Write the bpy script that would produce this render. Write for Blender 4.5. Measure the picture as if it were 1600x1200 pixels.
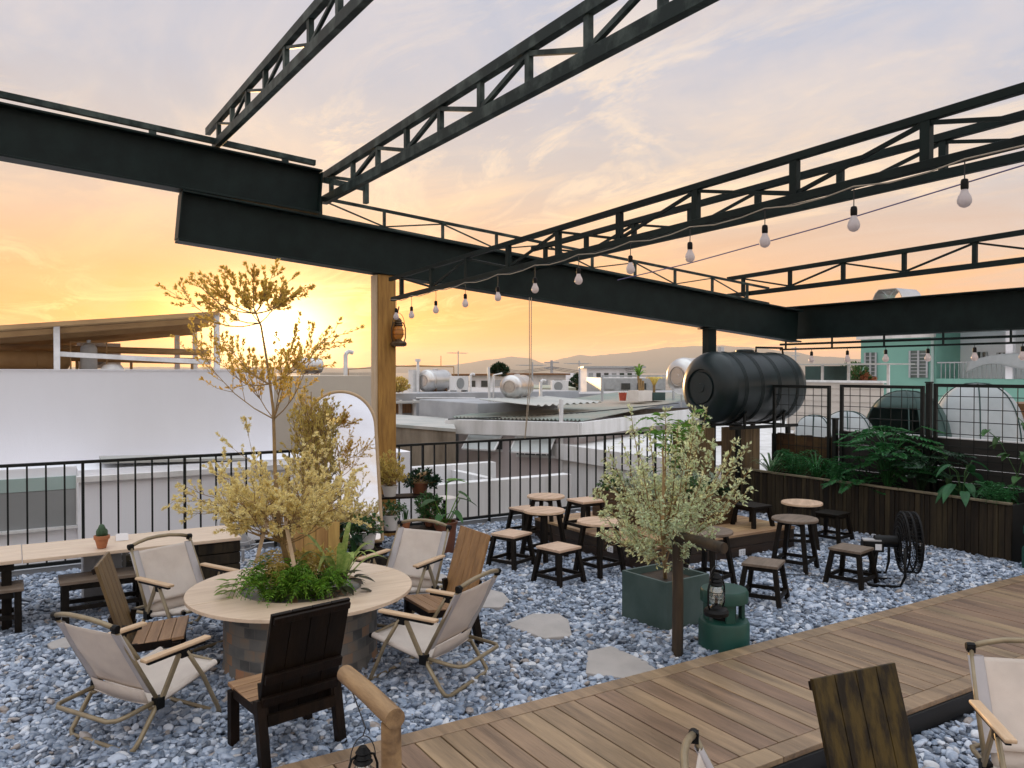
import bpy, math, random
import numpy as np
from mathutils import Vector, Matrix, Euler, noise as mnoise
R = math.radians
C = bpy.context.scene.collection
for o in list(bpy.data.objects): bpy.data.objects.remove(o)
rnd = random.Random(7); NR = np.random.default_rng(11)

# ------------------------------------------------------------------ camera
F = 1260.0; H = 1.75
YAW = math.atan2(782, 1260); PIT = -math.atan(19/1260)
FW = Vector((math.sin(YAW)*math.cos(PIT), math.cos(YAW)*math.cos(PIT), math.sin(PIT)))
RT = Vector((math.cos(YAW), -math.sin(YAW), 0)); UP = RT.cross(FW); O = Vector((0, 0, H))
cam = bpy.data.cameras.new('camera'); co = bpy.data.objects.new('camera', cam); C.objects.link(co)
cam.sensor_width = 36; cam.lens = 36*F/1600; cam.clip_end = 30000; cam.clip_start = .05
mw = Matrix((RT, UP, -FW)).transposed().to_4x4(); mw.translation = O; co.matrix_world = mw
bpy.context.scene.camera = co
def ray(px, py): return FW + RT*((px-800)/F) - UP*((py-600)/F)
def AZ(px, py, z=0.): d = ray(px, py); return O + d*((z-H)/d.z)
def AY(px, py, y): d = ray(px, py); return O + d*(y/d.y)
def AX(px, py, x): d = ray(px, py); return O + d*(x/d.x)
def AD(px, py, s): return O + ray(px, py)*s
# ------------------------------------------------------------------ sky
SUN = ray(432, 524).normalized()
sc = bpy.context.scene
sc.view_settings.view_transform = 'Standard'; sc.view_settings.look = 'None'
sc.view_settings.exposure = 0.0; sc.view_settings.gamma = 1
W = bpy.data.worlds.new('World'); sc.world = W; W.use_nodes = True
nt = W.node_tree; nt.nodes.clear()
class NG:
    def __init__(s, nt): s.nt = nt
    def n(s, t, **k):
        nd = s.nt.nodes.new(t)
        for a, b in k.items():
            if a == 'ins':
                for i, v in b.items():
                    if hasattr(v, 'is_output') or isinstance(v, bpy.types.NodeSocket): s.nt.links.new(v, nd.inputs[i])
                    else: nd.inputs[i].default_value = v
            else: setattr(nd, a, b)
        return nd
    def m(s, op, a, b=0.5, c=0.5, clamp=False):
        nd = s.n('ShaderNodeMath', operation=op, use_clamp=clamp, ins={0: a, 1: b, 2: c}); return nd.outputs[0]
    def ramp(s, fac, stops, interp='EASE'):
        nd = s.n('ShaderNodeValToRGB', ins={0: fac}); cr = nd.color_ramp; cr.interpolation = interp
        while len(cr.elements) < len(stops): cr.elements.new(.5)
        for e, (p, c) in zip(cr.elements, stops): e.position = p; e.color = tuple(c) + (1,) if len(c) == 3 else c
        return nd.outputs[0]
    def mix(s, f, a, b, bt='MIX', clampf=True):
        nd = s.n('ShaderNodeMix', data_type='RGBA', blend_type=bt, clamp_factor=clampf)
        for i, v in ((0, f), (6, a), (7, b)):
            if isinstance(v, bpy.types.NodeSocket): s.nt.links.new(v, nd.inputs[i])
            else: nd.inputs[i].default_value = v if i == 0 else tuple(v)+(1,)
        return nd.outputs[2]
g = NG(nt)
tc = g.n('ShaderNodeTexCoord').outputs['Generated']
nrm = g.n('ShaderNodeVectorMath', operation='NORMALIZE', ins={0: tc}).outputs[0]
sep = g.n('ShaderNodeSeparateXYZ', ins={0: nrm}); z = sep.outputs[2]
dotn = g.n('ShaderNodeVectorMath', operation='DOT_PRODUCT', ins={0: nrm, 1: tuple(SUN)}).outputs['Value']
zc = g.m('MAXIMUM', z, 0.0)
# colours toward the sunset, and colours of the opposite sky
west = g.ramp(zc, [(0, (1.28, .40, .02)), (.06, (1.24, .42, .03)), (.115, (1.02, .50, .18)), (.18, (.84, .59, .40)), (.25, (.68, .60, .55)), (.34, (.56, .565, .63)), (.45, (.50, .54, .66)), (.6, (.62, .66, .78)), (.8, (1.6, 1.72, 1.85)), (1, (1.8, 1.95, 2.1))], 'LINEAR')
side = g.ramp(zc, [(0, (.98, .55, .32)), (.06, (.94, .58, .37)), (.12, (.82, .62, .50)), (.2, (.66, .61, .61)), (.35, (.54, .58, .70)), (.6, (.62, .66, .78)), (.8, (1.6, 1.72, 1.85)), (1, (1.8, 1.95, 2.1))], 'LINEAR')
east = g.ramp(zc, [(0, (1.0, .90, .86)), (.2, (1.25, 1.18, 1.16)), (.45, (1.12, 1.14, 1.22)), (.75, (1.5, 1.6, 1.72)), (1, (1.8, 1.95, 2.1))], 'LINEAR')
fw_ = g.m('MULTIPLY_ADD', dotn, 2.6, -1.60, clamp=True)
c1 = g.mix(fw_, side, west)
fe_ = g.m('MULTIPLY_ADD', dotn, -1.2, .55, clamp=True)
c2 = g.mix(fe_, c1, east)
# clouds: flattened streaks
den = g.m('ADD', zc, .10)
cx = g.m('DIVIDE', sep.outputs[0], den); cy = g.m('DIVIDE', sep.outputs[1], den)
cv = g.n('ShaderNodeCombineXYZ', ins={0: cx, 1: cy, 2: 0.}).outputs[0]
mp = g.n('ShaderNodeMapping', ins={0: cv, 3: (1.0, 0.55, 1), 2: (0, 0, R(35))}).outputs[0]
n1 = g.n('ShaderNodeTexNoise', ins={'Vector': mp, 'Scale': 1.3, 'Detail': 9., 'Roughness': .6, 'Distortion': .6}).outputs[0]
n2 = g.n('ShaderNodeTexNoise', ins={'Vector': mp, 'Scale': .42, 'Detail': 4., 'Roughness': .5, 'Distortion': .3}).outputs[0]
n3 = g.n('ShaderNodeTexNoise', ins={'Vector': mp, 'Scale': 2.3, 'Detail': 10., 'Roughness': .68, 'Distortion': 1.0}).outputs[0]
wisp = g.m('MULTIPLY', g.m('MULTIPLY_ADD', n3, 8.0, -3.9, clamp=True), g.m('MULTIPLY_ADD', n2, 8., -3.4, clamp=True))
veil = g.m('MULTIPLY_ADD', n1, 5.5, -2.5, clamp=True)
vcol = g.ramp(zc, [(0, (1.38, .50, .05)), (.12, (1.10, .60, .26)), (.2, (1.10, .78, .48)), (.3, (.88, .74, .64)), (.45, (.76, .70, .72)), (.6, (.80, .76, .80))], 'LINEAR')
c3 = g.mix(g.m('MULTIPLY', veil, .75), c2, vcol)
wcol = g.ramp(zc, [(0, (1.5, .75, .12)), (.2, (1.15, .88, .60)), (.45, (.98, .83, .70))], 'LINEAR')
c4 = g.mix(g.m('MULTIPLY', wisp, .85), c3, wcol)
dk = g.m('MULTIPLY_ADD', n1, -6., 2.75, clamp=True)
c4 = g.mix(g.m('MULTIPLY', dk, .36), c4, g.ramp(zc, [(0, (.95, .36, .06)), (.12, (.85, .42, .16)), (.2, (.60, .47, .42)), (.5, (.45, .45, .56))], 'LINEAR'))
# glow round the sun, spread sideways by the thin cloud
dx = g.n('ShaderNodeVectorMath', operation='SUBTRACT', ins={0: nrm, 1: tuple(SUN)}).outputs[0]
dr = g.n('ShaderNodeVectorMath', operation='DOT_PRODUCT', ins={0: dx, 1: tuple(RT)}).outputs['Value']
dz = g.n('ShaderNodeVectorMath', operation='DOT_PRODUCT', ins={0: dx, 1: (0, 0, 1)}).outputs['Value']
front = g.m('GREATER_THAN', dotn, 0.)
def gauss(sx, sz, wob=0.):
    a = g.m('POWER', g.m('DIVIDE', dr, sx), 2.); b = g.m('POWER', g.m('DIVIDE', g.m('ADD', dz, g.m('MULTIPLY_ADD', n1, wob, -wob*.5)), sz), 2.)
    return g.m('MULTIPLY', g.m('EXPONENT', g.m('MULTIPLY', g.m('ADD', a, b), -1.), 0.), front)
bg = g.n('ShaderNodeMix', data_type='RGBA').outputs[2]
def addc(base, fac, col):
    return g.mix(1.0, base, g.mix(fac, (0, 0, 0), col, clampf=False), 'ADD')
c5 = addc(c4, gauss(.32, .12), (.35, .10, .0))
c5 = addc(c5, gauss(.15, .050, .09), (1.4, .62, .04))
c5 = addc(c5, gauss(.068, .045, .02), (4.5, 3.7, 2.0))
c5 = addc(c5, gauss(.014, .014), (8., 6.5, 4.))
# below the horizon
c6 = g.mix(g.m('GREATER_THAN', z, -.002), (.30, .24, .22), c5)
sky = g.n('ShaderNodeTexSky', sky_type='NISHITA', sun_disc=False, sun_elevation=R(3.0), sun_rotation=math.atan2(SUN.x, SUN.y)).outputs[0]
b1 = g.n('ShaderNodeBackground', ins={0: c6, 1: 1.0}).outputs[0]
b2 = g.n('ShaderNodeBackground', ins={0: g.mix(.90, sky, (0., 0., 0.)), 1: .05}).outputs[0]
ad = g.n('ShaderNodeAddShader', ins={0: b1, 1: b2}).outputs[0]
g.n('ShaderNodeOutputWorld', ins={0: ad})
sl = bpy.data.lights.new('sun', 'SUN'); sl.energy = 5.0; sl.angle = R(.6); sl.color = (1, .62, .28)
so = bpy.data.objects.new('sun', sl); C.objects.link(so)
so.rotation_euler = (-SUN).to_track_quat('-Z', 'Y').to_euler()

# ------------------------------------------------------------------ helpers
class MB:
    def __init__(s): s.v = []; s.f = []
    def add(s, vs, fs):
        n = len(s.v); s.v += [tuple(p) for p in vs]; s.f += [tuple(i+n for i in q) for q in fs]; return s
    def box(s, c, d, rot=None):
        hx, hy, hz = d[0]/2, d[1]/2, d[2]/2; c = Vector(c)
        vs = [Vector((a*hx, b*hy, e*hz)) for a in (-1, 1) for b in (-1, 1) for e in (-1, 1)]
        if rot is not None: vs = [rot @ p for p in vs]
        return s.add([p + c for p in vs], [(0, 1, 3, 2), (4, 6, 7, 5), (0, 4, 5, 1), (2, 3, 7, 6), (0, 2, 6, 4), (1, 5, 7, 3)])
    def b2(s, x0, y0, z0, x1, y1, z1): return s.box(((x0+x1)/2, (y0+y1)/2, (z0+z1)/2), (x1-x0, y1-y0, z1-z0))
    def bar(s, p0, p1, w, h, up=(0, 0, 1)):
        p0, p1 = Vector(p0), Vector(p1); d = p1-p0; L = d.length; d.normalize(); u = Vector(up)
        if abs(d.dot(u)) > .99: u = Vector((0, 1, 0))
        x = d.cross(u).normalized(); u = x.cross(d).normalized()
        m = Matrix((x, d, u)).transposed()
        return s.box((p0+p1)/2, (w, L, h), m)
    def tube(s, pts, r, n=8, caps=True, flat=1.0):
        pts = [Vector(p) for p in pts]; k = len(pts); rs = r if isinstance(r, (list, tuple)) else [r]*k
        vs = []; u = None
        for i, p in enumerate(pts):
            d = (pts[min(i+1, k-1)] - pts[max(i-1, 0)]).normalized()
            if u is None:
                u = Vector((0, 0, 1)) if abs(d.z) < .9 else Vector((1, 0, 0))
            x = d.cross(u)
            if x.length < 1e-5: x = d.cross(Vector((0, 1, .3)))
            x.normalize(); u = x.cross(d).normalized()
            for j in range(n):
                a = 2*math.pi*j/n; vs.append(p + x*math.cos(a)*rs[i] + u*math.sin(a)*rs[i]*flat)
        fs = [(i*n+j, i*n+(j+1) % n, (i+1)*n+(j+1) % n, (i+1)*n+j) for i in range(k-1) for j in range(n)]
        if caps: fs += [tuple(range(n))[::-1], tuple((k-1)*n+j for j in range(n))]
        return s.add(vs, fs)
    def lathe(s, prof, c=(0, 0, 0), n=24, M=None, caps=True):
        c = Vector(c); vs = []
        for r, z in prof:
            for j in range(n):
                a = 2*math.pi*j/n; p = Vector((r*math.cos(a), r*math.sin(a), z)); vs.append((M @ p if M is not None else p) + c)
        k = len(prof)
        fs = [(i*n+j, i*n+(j+1) % n, (i+1)*n+(j+1) % n, (i+1)*n+j) for i in range(k-1) for j in range(n)]
        if caps: fs += [tuple(range(n))[::-1], tuple((k-1)*n+j for j in range(n))]
        return s.add(vs, fs)
    def prism(s, poly, z0, z1):
        n = len(poly); vs = [(x, y, z0) for x, y in poly] + [(x, y, z1) for x, y in poly]
        return s.add(vs, [tuple(range(n))[::-1], tuple(range(n, 2*n))] + [(i, (i+1) % n, n+(i+1) % n, n+i) for i in range(n)])
    def grid(s, fn, nu, nv, th=0.):
        vs = []; 
        P = [[Vector(fn(i/nu, j/nv)) for j in range(nv+1)] for i in range(nu+1)]
        vs = [P[i][j] for i in range(nu+1) for j in range(nv+1)]; w = nv+1
        fs = [(i*w+j, (i+1)*w+j, (i+1)*w+j+1, i*w+j+1) for i in range(nu) for j in range(nv)]
        if th:
            N = []
            for i in range(nu+1):
                for j in range(nv+1):
                    a = P[min(i+1, nu)][j]-P[max(i-1, 0)][j]; b = P[i][min(j+1, nv)]-P[i][max(j-1, 0)]
                    N.append(a.cross(b).normalized())
            m = len(vs); vs = [p+q*th/2 for p, q in zip(vs, N)] + [p-q*th/2 for p, q in zip(vs, N)]
            fs += [tuple(m+i for i in q[::-1]) for q in fs[:]]
            for i in range(nu): fs += [(i*w, m+i*w, m+(i+1)*w, (i+1)*w), ((i+1)*w+nv, m+(i+1)*w+nv, m+i*w+nv, i*w+nv)]
            for j in range(nv): fs += [(j+1, m+j+1, m+j, j), (nu*w+j, m+nu*w+j, m+nu*w+j+1, nu*w+j+1)]
        return s.add(vs, fs)
    def xf(s, M): s.v = [tuple(M @ Vector(p)) for p in s.v]; return s
    def build(s, name, mat, parent=None, smooth=False, bevel=0., w=False):
        me = bpy.data.meshes.new(name)
        vs = s.v
        if w and parent is not None:
            off = Vector((0, 0, 0)); q = parent
            while q is not None: off += q.location; q = q.parent
            vs = [(p[0]-off.x, p[1]-off.y, p[2]-off.z) for p in vs]
        me.from_pydata(vs, [], s.f); me.update()
        if mat is not None: me.materials.append(mat)
        if smooth:
            me.polygons.foreach_set('use_smooth', [True]*len(me.polygons))
            if smooth != 2 and hasattr(me, 'set_sharp_from_angle'): me.set_sharp_from_angle(angle=R(40))
        o = bpy.data.objects.new(name, me); C.objects.link(o); o.parent = parent
        if bevel:
            b = o.modifiers.new('bevel', 'BEVEL'); b.width = bevel; b.segments = 2; b.limit_method = 'ANGLE'
        return o
def thing(name, label, cat, loc=(0, 0, 0), rz=0., group=None):
    o = bpy.data.objects.new(name, None); C.objects.link(o); o.empty_display_size = .05
    o.location = loc; o.rotation_euler = (0, 0, rz); o['label'] = label; o['category'] = cat
    if group: o['group'] = group
    return o
def tag(o, label, cat, group=None):
    o['label'] = label; o['category'] = cat
    if group: o['group'] = group
    return o
def struct(o): o['kind'] = 'structure'; return o
def kids(o): return [c for c in C.objects if c.parent == o]
def dup(src, loc, rz=0., label=None, group=None, sc_=1.0):
    m = {}
    def cp(o, par):
        c = o.copy(); C.objects.link(c); c.parent = par
        for ch in o.children: cp(ch, c)
        return c
    r = cp(src, None); r.location = loc; r.rotation_euler = (0, 0, rz); r.scale = (sc_,)*3
    if label: r['label'] = label
    if group: r['group'] = group
    return r
MATS = {}
def mat(name, c1, c2=None, rough=.6, metal=0., scale=6., st=(1, 1, 1), bump=0., isl=0., trans=0., spec=.5, det=6., bsc=None, lo=.35, hi=.65, emit=None, bdist=.01, tcol=None):
    m = bpy.data.materials.new(name); m.use_nodes = True; nt = m.node_tree; nt.nodes.clear(); g = NG(nt)
    c2 = c2 or tuple(x*.8 for x in c1)
    tc = g.n('ShaderNodeTexCoord').outputs['Object']
    mp = g.n('ShaderNodeMapping', ins={0: tc, 3: st}).outputs[0]
    geo = g.n('ShaderNodeNewGeometry').outputs
    if isl:
        off = g.n('ShaderNodeVectorMath', operation='SCALE', ins={0: (37., 19., 53.), 3: geo['Random Per Island']}).outputs[0]
        mp = g.n('ShaderNodeVectorMath', operation='ADD', ins={0: mp, 1: off}).outputs[0]
    n = g.n('ShaderNodeTexNoise', ins={'Vector': mp, 'Scale': scale, 'Detail': det, 'Roughness': .62}).outputs[0]
    col = g.ramp(n, [(lo, c1), (hi, c2)], 'LINEAR')
    if isl:
        v = g.m('MULTIPLY_ADD', geo['Random Per Island'], isl*2, 1-isl)
        hs = g.n('ShaderNodeHueSaturation', ins={'Value': v, 'Color': col, 'Hue': g.m('MULTIPLY_ADD', geo['Random Per Island'], .02, .49)})
        col = hs.outputs[0]
    p = g.n('ShaderNodeBsdfPrincipled', ins={'Base Color': col, 'Roughness': rough, 'Metallic': metal, 'Specular IOR Level': spec})
    if bump:
        n2 = g.n('ShaderNodeTexNoise', ins={'Vector': mp, 'Scale': bsc or scale*4, 'Detail': 5., 'Roughness': .6}).outputs[0]
        nt.links.new(g.n('ShaderNodeBump', ins={'Height': n2, 'Strength': bump, 'Distance': bdist}).outputs[0], p.inputs['Normal'])
    if emit:
        p.inputs['Emission Color'].default_value = tuple(emit[:3])+(1,); p.inputs['Emission Strength'].default_value = emit[3]
    out = p.outputs[0]
    if trans:
        tcl = col if tcol is None else g.mix(.5, col, tcol)
        t = g.n('ShaderNodeBsdfTranslucent', ins={0: tcl}).outputs[0]
        out = g.n('ShaderNodeMixShader', ins={0: trans, 1: out, 2: t}).outputs[0]
    g.n('ShaderNodeOutputMaterial', ins={0: out}); MATS[name] = m; return m
steel = mat('painted_steel', (.003, .0085, .0085), (.007, .017, .0155), .55, scale=5, bump=.12, spec=.2, det=9)
steelw = mat('worn_steel', (.009, .020, .019), (.060, .082, .074), .55, spec=.25, scale=4.5, bump=.15, det=10, lo=.47, hi=.62)
railm = mat('rail_paint', (.005, .006, .006), (.010, .012, .011), .5, spec=.25, scale=9, bump=.1)
post_flare = mat('flare_tinted_post', (.42, .22, .045), (.25, .12, .022), .6, scale=3, st=(9, 9, 1), bump=.3)  # gold of the lens flare put into the steel post's base colour
canvas = mat('cream_canvas', (.76, .68, .61), (.68, .60, .54), .9, scale=7, bump=.35, bsc=260, trans=.28, spec=.2, bdist=.002)
sleeve = mat('grey_canvas', (.50, .47, .47), (.45, .42, .43), .9, scale=7, bump=.35, bsc=260, trans=.12, spec=.2, bdist=.002)
frame_m = mat('bronze_frame', (.30, .235, .145), (.21, .165, .10), .38, metal=.25, scale=4, st=(3, 3, 3), bump=.12)
armw = mat('pale_armrest_wood', (.62, .44, .28), (.52, .35, .21), .5, scale=4, st=(14, 1.2, 8), bump=.15)
blackp = mat('black_plastic', (.003, .003, .0035), (.006, .006, .006), .5, spec=.2)
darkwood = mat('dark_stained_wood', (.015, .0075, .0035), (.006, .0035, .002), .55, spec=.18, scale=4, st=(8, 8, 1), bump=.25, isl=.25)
seatwood = mat('chair_seat_wood', (.36, .21, .10), (.22, .12, .055), .5, scale=3, st=(1.2, 10, 8), bump=.2, isl=.15)
backwood = mat('chair_back_wood', (.36, .20, .075), (.22, .12, .045), .5, scale=3, st=(10, 8, 1.2), bump=.2, isl=.2)
oldback = mat('dark_back_wood', (.075, .050, .010), (.012, .008, .003), .5, spec=.25, scale=2.6, st=(8, 8, .6), bump=.2, isl=.25, lo=.4, hi=.6)
tabletop = mat('peach_table_wood', (.72, .57, .42), (.60, .455, .32), .42, scale=3, st=(1, 9, 9), bump=.1, isl=.05)
stooltop = mat('stool_top_wood', (.66, .47, .33), (.46, .31, .20), .45, scale=3, st=(1, 9, 9), bump=.15, isl=.1)
greytop = mat('weathered_top_wood', (.20, .145, .105), (.11, .078, .052), .5, scale=3, st=(1, 9, 9), bump=.2)
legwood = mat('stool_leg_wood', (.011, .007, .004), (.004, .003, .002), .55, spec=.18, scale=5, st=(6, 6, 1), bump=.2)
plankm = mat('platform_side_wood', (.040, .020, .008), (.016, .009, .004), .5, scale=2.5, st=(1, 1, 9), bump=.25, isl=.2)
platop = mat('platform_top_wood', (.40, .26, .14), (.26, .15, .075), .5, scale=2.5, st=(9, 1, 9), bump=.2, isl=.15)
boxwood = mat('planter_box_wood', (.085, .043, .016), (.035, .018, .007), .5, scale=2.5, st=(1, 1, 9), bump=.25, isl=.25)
oakbox = mat('golden_box_wood', (.50, .29, .09), (.34, .18, .05), .55, scale=2.5, st=(9, 9, 1), bump=.2, isl=.15)
slatw = mat('weathered_slat_wood', (.038, .027, .014), (.007, .005, .0035), .7, spec=.25, scale=2.5, st=(8, 8, .8), bump=.5, isl=.5, lo=.35, hi=.7)
logw = mat('log_wood', (.50, .33, .17), (.34, .21, .10), .6, scale=2.5, st=(6, 1, 6), bump=.35)
logd = mat('dark_log_wood', (.055, .034, .016), (.018, .012, .007), .6, scale=3, st=(6, 6, 1), bump=.35)
white = mat('white_plaster', (.84, .85, .90), (.77, .775, .82), .85, st=(1.6, 1.6, .5), lo=.25, hi=.95, scale=1.0, bump=.1, bsc=30, det=9)
whiter = mat('stained_plaster', (.74, .73, .73), (.50, .49, .46), .85, scale=1.3, st=(2, 2, .4), bump=.1, bsc=30, det=10, lo=.42, hi=.8)
tanwall = mat('tan_plaster', (.50, .44, .36), (.45, .39, .32), .85, scale=.7, bump=.1, bsc=20)
greyconc = mat('grey_concrete', (.40, .41, .43), (.30, .31, .33), .85, scale=1.2, bump=.2, bsc=25, det=10)
oldconc = mat('stained_concrete', (.34, .29, .23), (.15, .12, .09), .9, scale=1.0, st=(2, 2, .6), bump=.3, bsc=25, det=10)
paleroof = mat('pale_sheet_roof', (.50, .48, .45), (.36, .38, .36), .6, scale=1.0, det=8)
corr = mat('corrugated_sheet', (.46, .39, .32), (.25, .31, .28), .5, metal=.1, scale=.35, det=8, lo=.4, hi=.6)
stain = mat('brushed_tank_steel', (.62, .60, .58), (.50, .49, .48), .28, metal=.9, scale=2, st=(1, 1, 1), bump=.03)
whitep = mat('white_pipe', (.72, .72, .72), None, .4)
glassd = mat('dark_window_glass', (.03, .04, .045), (.05, .06, .06), .12, spec=.8)
mint = mat('mint_plaster', (.22, .45, .38), (.19, .40, .34), .85, scale=.5, bump=.1, det=9)
mintd = mat('mint_panel', (.36, .46, .44), (.30, .40, .38), .7, scale=.8)
greyp = mat('grey_glass_panel', (.22, .23, .235), (.28, .29, .29), .35, scale=.6)
brownp = mat('brown_shutter', (.22, .10, .035), (.13, .06, .02), .6, scale=3, st=(12, 1, 1), lo=.4, hi=.6)
terra = mat('terracotta', (.42, .16, .065), (.33, .12, .05), .75, scale=7, bump=.15)
rustp = mat('rust_brown_pot', (.17, .055, .022), (.11, .036, .016), .55, scale=5, bump=.12)
whpot = mat('white_pot', (.70, .66, .62), (.62, .58, .54), .45, scale=5, bump=.08)
greenpot = mat('green_concrete_pot', (.035, .065, .057), (.065, .10, .09), .6, scale=3.5, bump=.2, det=9)
greenlamp = mat('green_bollard_paint', (.006, .050, .036), (.010, .075, .055), .5, scale=4, bump=.05)
soil = mat('soil', (.03, .02, .013), (.06, .04, .025), .95, scale=30, bump=.8)
stone = mat('flagstone', (.44, .40, .375), (.36, .33, .31), .75, scale=4, bump=.25, bsc=30, det=9)
graveld = mat('gravel_bed_dark', (.05, .055, .065), (.09, .10, .12), .9, scale=40, bump=.8)
bark = mat('bark', (.34, .22, .09), (.20, .13, .06), .8, scale=14, bump=.4)
rope_m = mat('cord_tan', (.42, .36, .28), None, .8)
wirew = mat('cable_black', (.02, .02, .022), None, .5)
paperw = mat('white_paper', (.78, .78, .80), (.74, .74, .76), .6)
meshgrey = mat('fan_grey_plastic', (.45, .44, .44), (.40, .39, .39), .45)
tentg = mat('tent_dark_green', (.035, .075, .068), (.025, .055, .05), .7, scale=3, bump=.15, trans=.1)
tentw = mat('tent_white', (.42, .45, .46), (.34, .37, .38), .7, scale=2, bump=.15, trans=.15)
siding = mat('beige_siding', (.52, .47, .42), (.46, .42, .38), .7, scale=2)
rail_l = mat('pale_rail', (.42, .44, .46), None, .5)
red = mat('red_plastic', (.45, .08, .05), None, .5)
ground = mat('far_ground', (.16, .14, .12), (.28, .25, .22), .9, scale=.02, det=12)
hillm = mat('far_hills', (.10, .13, .12), (.14, .15, .13), .95, scale=.002)
def leafm(name, a, b, trans=.4, rough=.5, isl=.35, tcol=None, scale=9): return mat(name, a, b, rough, isl=isl, trans=trans, scale=scale, spec=.35, tcol=tcol)
lf_gold = leafm('cream_gold_leaf', (.92, .84, .52), (.70, .64, .30), .55, tcol=(1., .80, .34))
lf_top = leafm('backlit_leaf', (.60, .48, .16), (.40, .33, .09), .65, tcol=(1., .62, .10))
lf_pale = leafm('pale_green_leaf', (.64, .70, .46), (.48, .58, .36), .45)
lf_fern = leafm('fern_leaf', (.22, .40, .04), (.06, .18, .02), .45)
lf_dark = leafm('dark_leaf', (.018, .060, .024), (.008, .028, .012), .25)
lf_purp = leafm('purple_leaf', (.035, .02, .018), (.05, .06, .02), .2)
lf_deep = leafm('deep_green_leaf', (.045, .20, .05), (.008, .055, .018), .4)
lf_mid = leafm('mid_green_leaf', (.07, .17, .05), (.04, .10, .03), .35)
lf_lime = leafm('lime_leaf', (.20, .36, .06), (.13, .28, .05), .45)
lf_stripe = leafm('striped_leaf', (.42, .48, .16), (.16, .28, .06), .4, scale=30)
lf_white = leafm('whitish_leaf', (.50, .56, .48), (.26, .36, .24), .3)
lf_olive = leafm('olive_leaf', (.62, .50, .17), (.42, .36, .11), .5, tcol=(.9, .6, .15))
flower = mat('white_flower', (.78, .76, .72), None, .6, trans=.3)
# clear glass for lanterns and bulbs, with plain glass shading
def glassmat(name, col, rough=.0, tint=.15):
    m = bpy.data.materials.new(name); m.use_nodes = True; nt = m.node_tree; nt.nodes.clear(); g = NG(nt)
    gl = g.n('ShaderNodeBsdfGlossy', ins={0: (.9, .9, .9, 1), 1: .05}).outputs[0]
    tr = g.n('ShaderNodeBsdfTransparent', ins={0: tuple(col)+(1,)}).outputs[0]
    g.n('ShaderNodeOutputMaterial', ins={0: g.n('ShaderNodeMixShader', ins={0: tint, 1: tr, 2: gl}).outputs[0]}); return m
lanternglass = glassmat('lantern_glass', (.86, .88, .88), tint=.22)
bulbglass = mat('frosted_bulb_glass', (.80, .74, .74), (.76, .70, .70), .25, trans=.45)
mirror_m = mat('mirror_glass', (.66, .68, .74), (.66, .68, .74), .01, metal=1.)
amber = mat('amber_glass', (.75, .40, .10), (.65, .32, .08), .15, trans=.6, spec=.8)

# ------------------------------------------------------------------ ground, gravel, boardwalk
gp = MB(); gp.add([(-9000, -4000, -9), (14000, -4000, -9), (14000, 14000, -9), (-9000, 14000, -9)], [(0, 1, 2, 3)])
struct(gp.build('ground', ground))
DY0, DY1, DZ = 2.30, 3.36, .10
fl = MB(); fl.b2(-4.5, -3, -.5, 9.2, 8.25, -.045)
struct(fl.build('terrace_floor', graveld))
bw = MB(); und = MB()
und.b2(-1.6, DY0+.03, -.02, 9.1, DY1-.03, DZ-.028)
x = -1.6
while x < 9.1:
    wd = .118 + rnd.uniform(-.003, .003)
    zt = DZ + rnd.uniform(-.0015, .0015)
    bw.b2(x, DY0+.105, DZ-.025, x+wd, DY1-.105, zt); x += wd + .007
for y0, y1 in ((DY0, DY0+.1), (DY1-.1, DY1)):
    xx = -1.6
    while xx < 9.1:
        L = 2.2; bw.b2(xx, y0, DZ-.025, min(xx+L-.004, 9.1), y1, DZ+.001); xx += L
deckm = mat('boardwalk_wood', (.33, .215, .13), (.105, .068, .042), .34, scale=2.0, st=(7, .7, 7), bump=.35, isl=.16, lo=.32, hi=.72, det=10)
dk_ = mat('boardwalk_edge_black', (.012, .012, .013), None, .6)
struct(bw.build('boardwalk', deckm, bevel=.003)); struct(und.build('boardwalk_base', dk_))
skirt = MB(); skirt.b2(-1.6, DY0-.012, -.02, 9.1, DY0+.028, DZ-.027); skirt.b2(-1.6, DY1-.028, -.02, 9.1, DY1+.012, DZ-.027)
struct(skirt.build('boardwalk_skirt', dk_))

PLX0, PLX1, PLY0, PLY1, PLZ = 4.69, 6.62, 5.33, 7.10, .21
stones = []
def flag(pxs, label):
    ps = [AZ(a, b, .02) for a, b in pxs]; c = sum(ps, Vector())/len(ps)
    poly = [(p.x-c.x, p.y-c.y) for p in ps]
    a = sum(poly[i][0]*poly[(i+1) % len(poly)][1]-poly[(i+1) % len(poly)][0]*poly[i][1] for i in range(len(poly)))
    if a < 0: poly.reverse()
    m = MB().prism(poly, -.03, .018)
    o = m.build('flagstone', stone, bevel=.006); o.location = (c.x, c.y, 0); tag(o, label, 'stepping stone', 'flagstones set in the pebbles')
    stones.append([(p[0]+c.x, p[1]+c.y) for p in poly])
flag([(790, 975), (832, 958), (872, 958), (888, 967), (894, 992), (850, 996)], 'pale flagstone in the open pebbles, middle one left of the square green planter')
flag([(918, 1016), (955, 1008), (1010, 1032), (1030, 1048), (1000, 1062), (915, 1050)], 'pale flagstone touching the boardwalk edge in front of the square green planter')
flag([(735, 928), (758, 918), (786, 925), (796, 936), (784, 948), (738, 948)], 'pale flagstone just right of the honey coloured high back wooden chair')
flag([(72, 1004), (110, 992), (135, 996), (140, 1008), (80, 1012)], 'pale flagstone under the left edge of the front left folding chair')
flag([(640, 906), (690, 895), (712, 905), (706, 920), (655, 926)], 'pale flagstone behind the folding chair with its back to the potted plants')

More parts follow.
